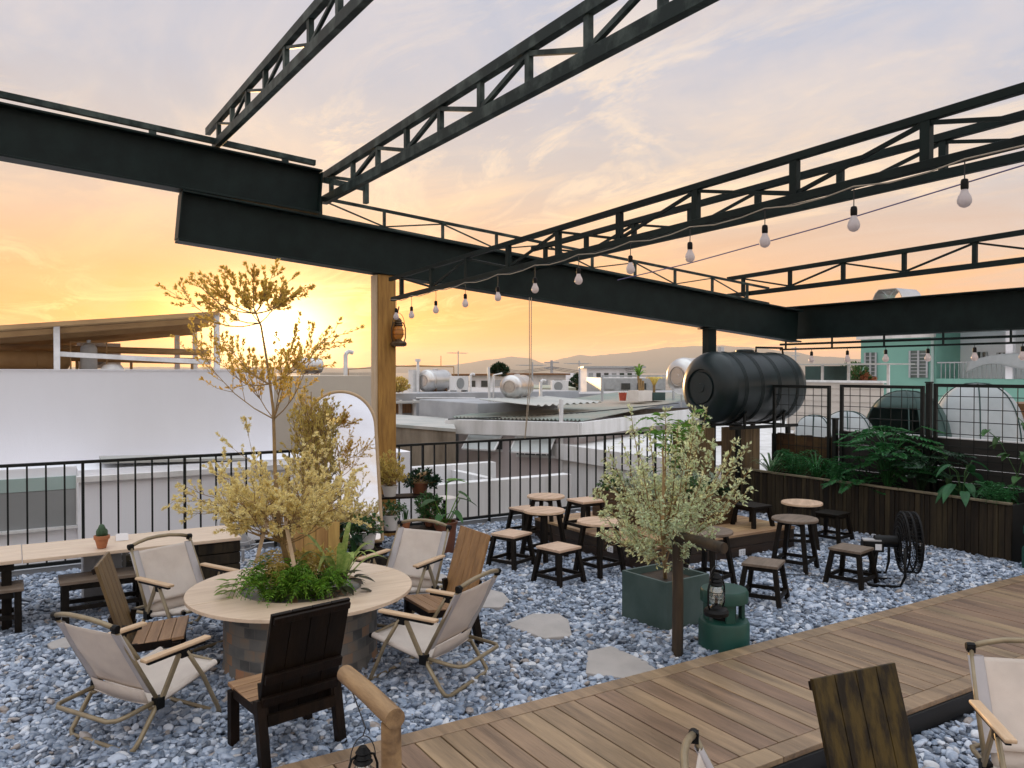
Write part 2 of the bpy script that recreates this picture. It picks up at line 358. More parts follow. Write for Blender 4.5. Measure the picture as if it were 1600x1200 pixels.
def inside(px, py, poly):
    r = np.zeros(len(px), bool); n = len(poly)
    for i in range(n):
        x0, y0 = poly[i]; x1, y1 = poly[(i+1) % n]
        c = ((y0 > py) != (y1 > py)) & (px < (x1-x0)*(py-y0)/(y1-y0+1e-12)+x0); r ^= c
    return r
def pebble_points(x0, x1, y0, y1, sp, zj):
    nx, ny = int((x1-x0)/sp), int((y1-y0)/sp)
    X, Y = np.meshgrid(np.arange(nx), np.arange(ny)); X = X.ravel()*sp + x0; Y = Y.ravel()*sp + y0
    X = X + NR.uniform(-.5, .5, X.size)*sp; Y = Y + NR.uniform(-.5, .5, X.size)*sp
    return np.stack([X, Y, zj + NR.uniform(-.012, .010, X.size)], 1)
P = np.concatenate([pebble_points(-3.2, 7.95, DY1+.015, 8.12, .025, .006), pebble_points(-3.2, 7.95, DY1+.015, 8.12, .036, .022),
                    pebble_points(.6, 8.6, .2, DY0-.015, .030, .006), pebble_points(.6, 8.6, .2, DY0-.015, .046, .022),
                    pebble_points(-.6, 4., DY1+.015, 4.6, .05, .026)])
# keep what the terrace shows
fwv = P[:, 0]*FW.x + P[:, 1]*FW.y; rv = P[:, 0]*RT.x + P[:, 1]*RT.y
keep = (fwv > .8) & (np.abs(rv/np.maximum(fwv, .1)) < 1.0)
keep &= ~((P[:, 0] > PLX0) & (P[:, 0] < PLX1) & (P[:, 1] > PLY0) & (P[:, 1] < PLY1))
keep &= ~((P[:, 0] > 7.81) & (P[:, 1] > 3.8))
for s_ in stones: keep &= ~inside(P[:, 0], P[:, 1], s_)
c_ = (1.5, 4.86); keep &= ((P[:, 0]-c_[0])**2 + (P[:, 1]-c_[1])**2) > .43**2
# gravel swells gently
swell = np.array([mnoise.noise(Vector((p[0]*1.3, p[1]*1.3, 0))) for p in P]); P[:, 2] += swell*.014 - .022
P = P[keep]
me = bpy.data.meshes.new('pebbles'); me.vertices.add(len(P)); me.vertices.foreach_set('co', P.ravel().astype(np.float32))
sz = (NR.lognormal(0, .30, len(P))*.82).clip(.45, 1.7).astype(np.float32)
a = me.attributes.new('sz', 'FLOAT', 'POINT'); a.data.foreach_set('value', sz)
rot = np.stack([NR.normal(0, .33, len(P)), NR.normal(0, .33, len(P)), NR.uniform(0, 6.28, len(P))], 1).astype(np.float32)
a = me.attributes.new('rt', 'FLOAT_VECTOR', 'POINT'); a.data.foreach_set('vector', rot.ravel())
peb = bpy.data.objects.new('pebbles', me); C.objects.link(peb); peb['kind'] = 'stuff'
def pebble_material():
    m = bpy.data.materials.new('pebble'); m.use_nodes = True; nt = m.node_tree; nt.nodes.clear(); g = NG(nt)
    r = g.n('ShaderNodeObjectInfo').outputs['Random']
    col = g.ramp(r, [(0, (.028, .042, .070)), (.2, (.075, .108, .165)), (.45, (.165, .218, .31)), (.72, (.31, .37, .475)), (.9, (.53, .57, .65)), (.955, (.62, .63, .66)), (.975, (.30, .25, .22)), (1, (.20, .15, .12))], 'LINEAR')
    tc = g.n('ShaderNodeTexCoord').outputs['Object']
    off = g.n('ShaderNodeVectorMath', operation='SCALE', ins={0: (37., 19., 53.), 3: r}).outputs[0]
    v = g.n('ShaderNodeVectorMath', operation='ADD', ins={0: tc, 1: off}).outputs[0]
    n = g.n('ShaderNodeTexNoise', ins={'Vector': v, 'Scale': 60., 'Detail': 4.}).outputs[0]
    col = g.mix(g.m('MULTIPLY_ADD', n, 1.6, -.55, clamp=True), col, g.mix(.5, col, (.7, .72, .76)))
    p = g.n('ShaderNodeBsdfPrincipled', ins={'Base Color': col, 'Roughness': .5, 'Specular IOR Level': .5})
    g.n('ShaderNodeOutputMaterial', ins={0: p.outputs[0]}); return m
pm = pebble_material()
ng = bpy.data.node_groups.new('scatter_pebbles', 'GeometryNodeTree')
ng.interface.new_socket('Geometry', in_out='INPUT', socket_type='NodeSocketGeometry'); ng.interface.new_socket('Geometry', in_out='OUTPUT', socket_type='NodeSocketGeometry')
G = NG(ng); gi = ng.nodes.new('NodeGroupInput'); go = ng.nodes.new('NodeGroupOutput')
geos = []
for k in range(5):
    ic = G.n('GeometryNodeMeshIcoSphere', ins={'Radius': 1.0, 'Subdivisions': 3 if k < 2 else 3})
    nz = G.n('ShaderNodeTexNoise', noise_dimensions='4D', ins={'Scale': .75, 'Detail': 1., 'W': k*7.3})
    pos = G.n('GeometryNodeInputPosition')
    o1 = G.n('ShaderNodeVectorMath', operation='SUBTRACT', ins={0: nz.outputs['Color'], 1: (.5, .5, .5)}).outputs[0]
    o2 = G.n('ShaderNodeVectorMath', operation='SCALE', ins={0: o1, 3: 1.1}).outputs[0]
    sp = G.n('GeometryNodeSetPosition', ins={'Geometry': ic.outputs[0], 'Offset': o2})
    tr = G.n('GeometryNodeTransform', ins={'Geometry': sp.outputs[0], 'Scale': (.0245, .0175 + .002*(k % 3), .0105 + .0012*(k % 2))})
    sm = G.n('GeometryNodeSetShadeSmooth', ins={0: tr.outputs[0]})
    ma = G.n('GeometryNodeSetMaterial', ins={'Geometry': sm.outputs[0], 'Material': pm}); geos.append(ma.outputs[0])
gti = G.n('GeometryNodeGeometryToInstance')
for q in reversed(geos): ng.links.new(q, gti.inputs[0])
ar = G.n('GeometryNodeInputNamedAttribute', data_type='FLOAT_VECTOR', ins={'Name': 'rt'}); asz = G.n('GeometryNodeInputNamedAttribute', data_type='FLOAT', ins={'Name': 'sz'})
iop = G.n('GeometryNodeInstanceOnPoints', ins={'Instance': gti.outputs[0], 'Pick Instance': True})
ng.links.new(gi.outputs[0], iop.inputs['Points'])
e2r = G.n('FunctionNodeEulerToRotation', ins={0: ar.outputs[0]}); ng.links.new(e2r.outputs[0], iop.inputs['Rotation'])
ng.links.new(asz.outputs[0], iop.inputs['Scale'])
ng.links.new(iop.outputs[0], go.inputs[0])
md = peb.modifiers.new('scatter', 'NODES'); md.node_group = ng
me.materials.append(pm)

# ------------------------------------------------------------------ railing
RY = 8.10
def railing(x0, x1, label, step=.142, phase=0.):
    t = thing('metal_railing', label, 'railing', (x0, RY, 0), group='black metal railings along the terrace edge')
    MB().b2(0, -.022, .935, x1-x0, .022, .962).build('top_rail', railm, t, bevel=.003)
    MB().b2(0, -.016, .055, x1-x0, .016, .085).build('bottom_rail', railm, t)
    x = phase; k = 0
    while x < x1-x0:
        big = (k % 6 == 2); w_ = .012 if big else .0075
        MB().b2(x-w_, -w_, 0. if big else .085, x+w_, w_, .935).build('baluster', railm, t); x += step; k += 1
    return t
railing(-3.2, 3.24, 'black metal railing in front of the plain white neighbouring wall', phase=.04)
railing(3.50, 8.05, 'black metal railing right of the golden post, rooftops behind it', phase=.08)
curb = MB(); curb.b2(-4.5, 8.13, -.5, 8.6, 8.25, .035); struct(curb.build('terrace_kerb', greyconc))

# ------------------------------------------------------------------ steel roof frame
BEAMS = R(-5.15)
def ibeam(t, p0, p1, hgt, wid, mat_, tf=.02, name='web'):
    """I section between two points on its TOP centre line"""
    p0, p1 = Vector(p0), Vector(p1); d = (p1-p0).normalized(); sdir = d.cross(Vector((0, 0, 1))).normalized(); u = sdir.cross(d).normalized()
    MB().bar(p0-u*hgt/2, p1-u*hgt/2, .014, hgt-.002).build(name, mat_, t, w=True)
    MB().bar(p0-u*tf/2, p1-u*tf/2, wid, tf).build('top_flange', mat_, t, w=True, bevel=.004)
    MB().bar(p0-u*(hgt-tf/2), p1-u*(hgt-tf/2), wid, tf).build('bottom_flange', mat_, t, w=True, bevel=.004)
    # end plate
    MB().bar(p0-u*hgt/2-d*.006, p0-u*hgt/2+d*.006, wid*.98, hgt-.05).build('end_plate', mat_, t, w=True)
    return u
def mz(x): return 3.31 - .0885*(x-2.67)
t = thing('roof_beam', 'deep dark steel beam sloping down to the right, carried by the golden post', 'beam', (3.35, 8.0, 2.3))
ibeam(t, (1.35, 8.0, mz(1.35)), (10.0, 8.0, mz(10.0)), .475, .20, steel)
def uz(x): return 3.78 - .073*(x-2.67)
t = thing('roof_beam', 'dark steel beam at upper left lying on the end of the longer sloping beam', 'beam', (1.5, 8.0, 3.5))
ibeam(t, (2.67, 8.0, uz(2.67)), (-5.5, 8.0, uz(-5.5)), .447, .20, steel)
tb = MB(); tb.bar((2.6, 7.93, uz(2.6)+.055), (-5.5, 7.93, uz(-5.5)+.085), .05, .05)
for x in (2.3, 1.1, -.1, -1.4, -3): tb.box((x, 7.93, uz(x)+.02), (.06, .04, .05))
tb.build('purlin_tube', steelw, t, w=True)
t = thing('roof_beam', 'nearly black steel beam crossing the right edge above the mesh fence', 'beam', (10.1, 5, 2.2))
ibeam(t, (10.1, 8.35, 2.735), (10.1, -1.5, 2.735), .49, .22, steel)
t = thing('hanging_truss_rail', 'thin black double rail slung under the right hand steel beam', 'rail', (9.85, 5, 2.1))
MB().bar((9.85, 8.2, 2.16), (9.85, -1, 2.16), .035, .03).build('top_chord', steel, t, w=True)
MB().bar((9.85, 8.2, 2.085), (9.85, -1, 2.085), .03, .025).build('bottom_chord', steel, t, w=True)
for k in range(12): MB().bar((9.85, 8.1-k*.8, 2.09), (9.85, 8.1-k*.8, 2.24), .02, .02, up=(0, 1, 0)).build('hanger', steel, t, w=True)
t = thing('steel_post', 'dark square steel post standing behind the black water tank', 'post', (8.16, 8.0, 0))
MB().b2(-.075, -.06, 0, .075, .06, mz(8.16)-.476).build('shaft', steel, t, bevel=.004)
MB().b2(-.13, -.1, mz(8.16)-.49, .13, .1, mz(8.16)-.4765).build('cap_plate', steel, t)
t = thing('flare_gold_post', 'golden post with flare light put into its colour, carrying the sloping beam, lantern on its side', 'post', (3.37, 8.0, 0))  # post wears the flare's golden glow as surface colour, with grain added
MB().b2(-.10, -.075, 0, .10, .075, mz(3.37)-.476).build('shaft', post_flare, t, bevel=.006)
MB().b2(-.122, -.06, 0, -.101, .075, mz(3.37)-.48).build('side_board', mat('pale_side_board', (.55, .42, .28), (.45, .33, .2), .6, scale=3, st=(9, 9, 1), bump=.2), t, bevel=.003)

def truss(label, P, step, cw, ch, mat_=steel, vw=.05, dw=.022, first='v', name='roof_truss', flip=False, single=False):
    """P = (bottom start, bottom end, top start, top end)"""
    b0, b1, t0, t1 = map(Vector, P)
    t = thing(name, label, 'truss', tuple(b0), group='steel roof trusses')
    MB().bar(b0, b1, cw, ch).build('bottom_chord', mat_, t, w=True, bevel=.003)
    MB().bar(t0, t1, cw, ch*.9).build('top_chord', mat_, t, w=True, bevel=.003)
    L = (b1-b0).length; n = max(2, int(round(L/step))); prev = None
    for k in range(n+1):
        f = (k+.35)/n
        if f > 1: break
        a = b0.lerp(b1, f); b = a + Vector((0, 0, 1))*(t0.lerp(t1, f).z - a.z)
        MB().bar(a+Vector((0, 0, ch/2)), b-Vector((0, 0, ch*.45)), vw*.7, vw, up=(0, 1, 0)).build('vertical', mat_, t, w=True)
        if prev:
            up_ = (k % 2 == 0) ^ flip
            p, q = (prev[0], b) if up_ else (prev[1], a)
            d = (q-p).normalized()
            s1 = p + Vector((0, 0, ch*.5 if up_ else -ch*.5)); s2 = q + Vector((0, 0, -ch*.5 if up_ else ch*.5))
            MB().bar(s1+d*.02, s2-d*.02, dw, dw).build('diagonal', mat_, t, w=True)
        prev = (a, b)
    return t
truss('steel roof truss leaning out of the top edge, left of the others', [(1.66, 8.05, 3.90), (1.66, 1.0, 3.72), (1.66, 8.35, 4.11), (1.66, 1.0, 3.99)], .55, .05, .075, steelw)
truss('broad worn steel roof truss crossing the top centre of the sky', [(2.76, 8.12, 3.52), (2.76, .8, 3.50), (2.76, 8.12, 3.76), (2.76, .8, 3.80)], .62, .06, .085, steelw, dw=.032)
truss('lower steel roof truss over the seating with bulbs hanging along it', [(3.35, 7.75, 2.50), (3.35, .2, 2.68), (3.35, 7.80, 2.71), (3.35, .2, 2.885)], .70, .035, .042, steel, vw=.045, dw=.018)
truss('steel roof truss just behind the one carrying the bulbs', [(5.25, 8.0, 2.98), (5.25, .2, 3.10), (5.25, 8.0, 3.20), (5.25, .2, 3.36)], .80, .05, .06, steel)
truss('farthest steel roof truss above the corner of the frame at right', [(9.0, 8.45, 2.87), (9.0, .2, 2.97), (9.0, 8.45, 3.12), (9.0, .2, 3.30)], .86, .06, .06, steel)
truss('long shallow steel truss lying along the top of the sloping beam', [(2.45, 8.04, mz(2.45)+.03), (9.4, 8.04, mz(9.4)+.03), (2.45, 8.04, mz(2.45)+.215), (9.4, 8.04, mz(9.4)+.255)], .72, .03, .035, steelw, vw=.035, dw=.014)
m = MB(); m.bar((3.15, 7.96, mz(3.15)+.235), (3.15, 7.96, 3.71), .045, .06, up=(0, 1, 0)); m.bar((2.69, 7.96, 3.69), (3.126, 7.96, 3.66), .045, .05)
tag(m.build('steel_stub_post', steelw), 'short angled steel stub joining the upper beam end to the shallow top truss', 'post')

# cables and bulbs
def bulb(loc, sz, drop, label, group):
    t = thing('hanging_bulb', label, 'light bulb', loc, group=group)
    k = sz/.065
    MB().tube([(0, 0, 0), (.003, .002, -drop*.5), (0, 0, -drop)], .0028*k, 5).build('cord', wirew, t)
    MB().lathe([(.006*k, -drop+.004*k), (.014*k, -drop), (.0165*k, -drop-.012*k), (.0165*k, -drop-.038*k), (.0145*k, -drop-.044*k)], n=14).build('socket', blackp, t, smooth=True)
    z0 = -drop-.0445*k
    MB().lathe([(.0135*k, z0), (.0165*k, z0-.012*k), (.026*k, z0-.03*k), (.0305*k, z0-.046*k), (.029*k, z0-.060*k), (.020*k, z0-.073*k), (.008*k, z0-.079*k)], n=18).build('globe', bulbglass, t, smooth=2)
    return t
ORD = ['nearest the golden post', 'second from the golden post', 'third from the golden post', 'fourth from the golden post', 'fifth from the golden post', 'sixth from the golden post', 'seventh from the golden post', 'sixth from the right edge', 'fifth from the right edge', 'fourth from the right edge', 'third from the right edge', 'second from the right edge']
ORD = ['nearest the golden roof post', 'second from the golden roof post', 'third from the golden roof post', 'fourth from the golden roof post', 'fifth from the golden roof post', 'sixth from the golden roof post', 'sixth from the right end', 'fifth from the right end', 'fourth from the right end', 'third from the right end', 'second from the right end', 'hanging farthest right and largest']
bl = [(619, 495), (643, 493), (681, 485), (727, 475), (778, 465), (836, 452), (904, 438), (985, 421), (1078, 402), (1195, 378), (1334, 352), (1507, 313)]
wire_pts = []
for (px, py), od in zip(bl, ORD):
    p = AX(px, py, 3.32); zt = 2.475 + (7.75-p.y)*.0238
    drop = zt - p.z - .085
    bulb((3.32, p.y, zt-.0), .060, max(drop, .03), 'white bulb with black socket on the lower truss, '+od, 'bulbs hanging along the lower truss')
    wire_pts.append(Vector((3.318, p.y, zt+.004)))
wp = [Vector((3.34, 7.78, 2.50))]
for a, b in zip(wire_pts, wire_pts[1:]):
    wp += [a, a.lerp(b, .35)-Vector((0, 0, .022)), a.lerp(b, .7)-Vector((0, 0, .018))]
wp += [wire_pts[-1], Vector((3.32, .3, 2.63))]
tag(MB().tube(wp, .0035, 5).build('string_light_cable', rope_m), 'thin pale cable looping along the underside of the bulb truss', 'cable')
p0, p1 = AX(1075, 412, 3.6), AX(1600, 258, 3.6)
d = (p1-p0)
tag(MB().tube([p0-d*.35+Vector((0, 0, .03)), p0, p0+d*.5-Vector((0, 0, .012)), p1, p1+d*.6], .0035, 5).build('overhead_cable', mat('violet_cable', (.12, .09, .22), None, .5)), 'straight violet cable stretched just below the bulb truss at right', 'cable')
br = [(1268, 552), (1324, 551), (1384, 547), (1450, 544), (1523, 541), (1598, 538)]
for (px, py), od in zip(br, ['nearest the black tank', 'second from the black tank', 'third from the black tank', 'fourth from the black tank', 'fifth from the black tank', 'at the right edge of the view']):
    p = AX(px, py, 9.85); bulb((9.85, p.y, 2.072), .085, max(2.072-p.z-.06, .03), 'small white bulb under the right hand beam, '+od, 'bulbs under the right hand beam')
t = thing('doubled_rope', 'thin doubled tan rope hanging from the sloping beam to the railing', 'rope', (5.15, 7.9, 2.62))
MB().tube([(5.14, 7.9, 2.62), (5.145, 7.9, 1.7), (5.155, 8.02, .965)], .005, 5).build('strand', rope_m, t, w=True); MB().tube([(5.17, 7.9, 2.62), (5.165, 7.9, 1.6), (5.16, 8.02, .965)], .005, 5).build('strand', rope_m, t, w=True)

# ------------------------------------------------------------------ wooden platform and raised planter on it
t = thing('wooden_platform', 'low dark timber platform under the raised planter box', 'platform', (PLX0, PLY0, 0))
m = MB(); W_, D_ = PLX1-PLX0, PLY1-PLY0
y = 0.
while y < D_-.01: m.b2(-.01, y, PLZ-.024, W_+.01, min(y+.112, D_), PLZ); y += .118
m.build('top_boards', mat('platform_top_boards', (.42, .27, .145), (.27, .16, .08), .45, scale=2.0, st=(.8, 8, 8), bump=.2, isl=.15), t, bevel=.003)
m = MB()
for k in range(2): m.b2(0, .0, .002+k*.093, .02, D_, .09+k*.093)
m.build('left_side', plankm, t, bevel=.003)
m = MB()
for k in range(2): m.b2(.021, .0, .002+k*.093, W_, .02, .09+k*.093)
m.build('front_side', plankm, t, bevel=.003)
def outlet(loc, rz, label):
    t = thing('wall_outlet', label, 'socket', loc, rz)
    MB().b2(-.042, -.008, -.03, .042, 0, .03).build('plate', paperw, t, bevel=.003)
    m = MB()
    for k in (-1, 1):
        for q in (-.010, .010): m.b2(k*.018-.0015, -.0095, q-.006, k*.018+.0015, -.008, q+.006)
    m.build('slot', blackp, t)
outlet((PLX0-.001, 5.83, .115), R(-90), 'white power outlet on the left side of the platform behind a round table')
p = AY(1159, 863, PLY0); outlet((p.x, PLY0-.001, p.z), 0, 'white power outlet on the front of the platform above a square stool')
BX0, BX1, BY0, BY1, BZ = 5.30, 6.30, 5.78, 6.90, .50
t = thing('raised_planter_box', 'brown timber planter box standing on the platform, full of pale shrubs', 'planter', (BX0, BY0, PLZ))
w_, d_ = BX1-BX0, BY1-BY0; h_ = BZ-PLZ
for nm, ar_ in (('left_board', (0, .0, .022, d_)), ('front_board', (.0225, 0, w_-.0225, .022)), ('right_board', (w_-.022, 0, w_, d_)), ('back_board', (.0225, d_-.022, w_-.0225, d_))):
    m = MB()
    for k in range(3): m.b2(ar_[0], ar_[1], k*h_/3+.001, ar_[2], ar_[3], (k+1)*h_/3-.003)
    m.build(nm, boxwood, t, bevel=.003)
MB().b2(.025, .025, h_-.05, w_-.025, d_-.025, h_-.03).build('soil_surface', soil, t)

# ------------------------------------------------------------------ long planter at right and mesh fence
PX0, PX1, PY0, PY1, PZ = 7.80, 8.30, 3.86, 7.05, .54
t = thing('long_planter', 'long weathered vertical slat planter along the right side', 'planter', (PX0, PY0, 0))
m = MB(); y = 0.
while y < PY1-PY0-.02:
    w1 = rnd.choice((.045, .06, .075, .055)); m.b2(-rnd.uniform(0, .006), y, -.01, .02, y+w1-.005, PZ-.02-rnd.uniform(0, .008)); y += w1
m.build('slat_front', slatw, t, bevel=.002)
MB().b2(0.021, 0, -.01, PX1-PX0, .02, PZ-.02).build('end_panel', mat('dark_end_panel', (.012, .012, .012), None, .6), t)
m = MB(); y = 0.
while y < PY1-PY0: 
    y2 = min(y+.55, PY1-PY0); m.bar((0, y, PZ-.006), (.0, y2-.004, PZ-.006+rnd.uniform(-.004, .004)), .05, .022); y = y2
m.build('top_rail', mat('planter_cap_wood', (.20, .165, .10), (.10, .08, .05), .6, scale=3, st=(8, 1, 8), bump=.3), t, bevel=.004)
MB().b2(.025, .022, .3, PX1-PX0, PY1-PY0, PZ-.07).build('soil_surface', soil, t)
FX = 8.34
dark = mat('dark_board', (.012, .012, .012), (.02, .018, .016), .6, scale=3, st=(1, 1, 8))
def meshpanel(y0, y1, z0, z1, label, nv, nh):
    t = thing('mesh_fence_panel', label, 'fence', (FX, y0, 0), group='black wire mesh fence panels')
    L = y1-y0
    m = MB(); m.b2(-.016, 0, z0, .016, .035, z1); m.b2(-.016, L-.035, z0, .016, L, z1); m.b2(-.016, .035, z1-.035, .016, L-.035, z1); m.b2(-.016, .035, z0, .016, L-.035, z0+.03)
    m.build('frame', railm, t)
    m = MB()
    for k in range(1, nv): m.tube([(0, L*k/nv, z0), (0, L*k/nv, z1)], .0045, 5)
    k = 1
    for k in range(1, nh): m.tube([(.006, 0, z0+(z1-z0)*k/nh), (.006, L, z0+(z1-z0)*k/nh)], .0045, 5)
    m.build('wire_grid', railm, t)
meshpanel(6.20, 7.05, .45, 1.585, 'black mesh fence panel partly across the black tank', 7, 9)
meshpanel(5.03, 6.06, .45, 1.60, 'black mesh fence panel in front of the dark green tent', 8, 9)
meshpanel(3.80, 4.92, .45, 1.625, 'black mesh fence panel in front of the pale dome tent', 8, 9)
meshpanel(2.55, 3.72, .45, 1.625, 'black mesh fence panel cut by the right edge of the view', 8, 9)
for (ya, lab) in ((6.13, 'left'), (4.975, 'right')):
    t = thing('fence_gate_post', 'black square fence post between mesh panels, '+('beside the dark green tent' if lab == 'left' else 'beside the pale dome tent'), 'post', (FX, ya, 0))
    MB().b2(-.025, -.025, 0, .025, .025, 1.18 if lab == 'left' else 1.63).build('shaft', railm, t)
    MB().b2(-.032, -.032, 1.181 if lab == 'left' else 1.631, .032, .032, 1.2 if lab == 'left' else 1.645).build('cap', railm, t)
t = thing('dark_board_fence', 'black horizontal board fence low behind the green planting', 'fence', (FX+.06, 3.5, 0))
m = MB()
for k in range(7): m.b2(0, -1.6, .0+k*.15, .03, 2.62, .0+k*.15+.145)
m.build('boards', dark, t)
MB().b2(-.004, -1.6, 1.047, .045, 2.62, 1.06).build('top_strip', paperw, t)
t = thing('brown_board_fence', 'low brown board fence behind the mesh, left of the dark boards', 'fence', (FX+.06, 6.14, 0))
m = MB(); y = 0
while y < .9: m.b2(0, y, 0, .025, y+.085, .96+rnd.uniform(-.01, .01)); y += .09
m.build('boards', boxwood, t)
MB().b2(.026, 0, .8, .045, .9, .84).build('cross_rail', boxwood, t)
t = thing('timber_screen', 'brown vertical board screen below the black water tank', 'fence', (6.9, 7.35, 0))
m = MB(); x = 0
while x < 1.42:
    if not (.70 < x < .80): m.b2(x, 0, .0, x+.135, .025, 1.04+rnd.uniform(-.012, .012))
    x += .14
m.build('boards', mat('screen_board_wood', (.16, .10, .04), (.08, .05, .02), .6, scale=2.5, st=(8, 8, 1), bump=.3, isl=.3), t, bevel=.003)
MB().b2(0, .026, .8, 1.42, .05, .86).build('cross_rail', boxwood, t)

# ------------------------------------------------------------------ stools and little round tables
def make_stool(topm):
    t = thing('square_stool', 'x', 'stool')
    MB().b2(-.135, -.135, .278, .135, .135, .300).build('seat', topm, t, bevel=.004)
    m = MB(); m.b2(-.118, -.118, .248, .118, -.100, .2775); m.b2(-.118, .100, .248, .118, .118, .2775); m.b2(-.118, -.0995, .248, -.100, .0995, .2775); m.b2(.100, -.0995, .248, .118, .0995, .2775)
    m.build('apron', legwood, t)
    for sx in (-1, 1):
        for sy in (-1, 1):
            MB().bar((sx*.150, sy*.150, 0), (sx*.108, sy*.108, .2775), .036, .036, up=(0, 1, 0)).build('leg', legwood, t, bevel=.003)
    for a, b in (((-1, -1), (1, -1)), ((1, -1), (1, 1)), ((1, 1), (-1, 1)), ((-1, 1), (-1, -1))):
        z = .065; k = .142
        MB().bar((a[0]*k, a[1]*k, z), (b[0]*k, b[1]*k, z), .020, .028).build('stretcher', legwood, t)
    return t
def make_rtable(topm):
    t = thing('small_round_table', 'x', 'table')
    MB().lathe([(.190, .430), (.198, .434), (.198, .450), (.193, .455)], n=40).build('tabletop', topm, t, smooth=True)
    m = MB()
    for a in range(4): 
        q = R(90*a+45); m.bar((0, 0, .412), (math.cos(q)*.15, math.sin(q)*.15, .412), .03, .034)
    m.lathe([(.04, .396), (.04, .4295)], n=12)
    m.build('top_brace', legwood, t)
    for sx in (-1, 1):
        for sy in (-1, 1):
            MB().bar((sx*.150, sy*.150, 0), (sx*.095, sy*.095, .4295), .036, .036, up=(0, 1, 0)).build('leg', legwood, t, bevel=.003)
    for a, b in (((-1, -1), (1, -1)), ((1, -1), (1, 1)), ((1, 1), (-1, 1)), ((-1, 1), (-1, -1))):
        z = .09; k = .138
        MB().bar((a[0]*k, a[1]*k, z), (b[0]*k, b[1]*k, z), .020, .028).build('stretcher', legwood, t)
    return t
ST, RT_ = 'low square wooden stools', 'low round wooden tables'
s0 = make_stool(stooltop); s1 = make_stool(greytop); r0 = make_rtable(stooltop); r1 = make_rtable(greytop)
def put(src, used, px, z, rz, lab, grp, dz=0., dx=0):
    p = AZ(px[0], px[1], z); 
    if not used.get(src.name): used[src.name] = 1; src.location = (p.x, p.y, dz); src.rotation_euler.z = R(rz); src['label'] = lab; src['group'] = grp; return src
    return dup(src, (p.x, p.y, dz), R(rz), lab, grp)
U = {}
put(s0, U, (799, 832), .30, 20, 'pale topped square stool at the left front of the stool group, by the railing', ST)
put(s0, U, (873, 853), .30, 12, 'pale topped square stool nearest the boardwalk, left of the square green planter', ST)
put(s0, U, (822, 793), .30, 5, 'pale topped square stool half hidden behind the front left round table', ST)
put(s0, U, (915, 780), .51, 0, 'pale topped square stool standing on the platform left of the raised planter box', ST, dz=PLZ)
put(s1, U, (1193, 877), .30, 28, 'weathered grey square stool in front of the platform, right of the lantern post', ST)
put(s1, U, (1330, 855), .30, 12, 'weathered grey square stool between the round tables and the black fan', ST)
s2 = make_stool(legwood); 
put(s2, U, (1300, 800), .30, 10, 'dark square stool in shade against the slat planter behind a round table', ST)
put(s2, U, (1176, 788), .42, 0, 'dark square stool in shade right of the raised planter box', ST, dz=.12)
put(r0, U, (850, 796), .455, 15, 'pale round table in the open pebbles at the left of the platform', RT_)
put(r0, U, (937, 813), .455, 8, 'pale round table beside the white outlet on the platform side', RT_)
put(r0, U, (853, 774), .665, 15, 'pale round table standing on the far left end of the platform', RT_, dz=.0+.21) if False else put(r0, U, (853, 774), .455, 30, 'pale round table farthest back, close to the railing', RT_)
put(r1, U, (1107, 828), .455, 10, 'round table behind the log lantern post, half hidden by the shrub', RT_)
put(r1, U, (1242, 809), .455, 20, 'weathered round table in front of the platform at right', RT_)
put(r0, U, (1253, 784), .455, 40, 'honey coloured round table nearest the slat planter', RT_)

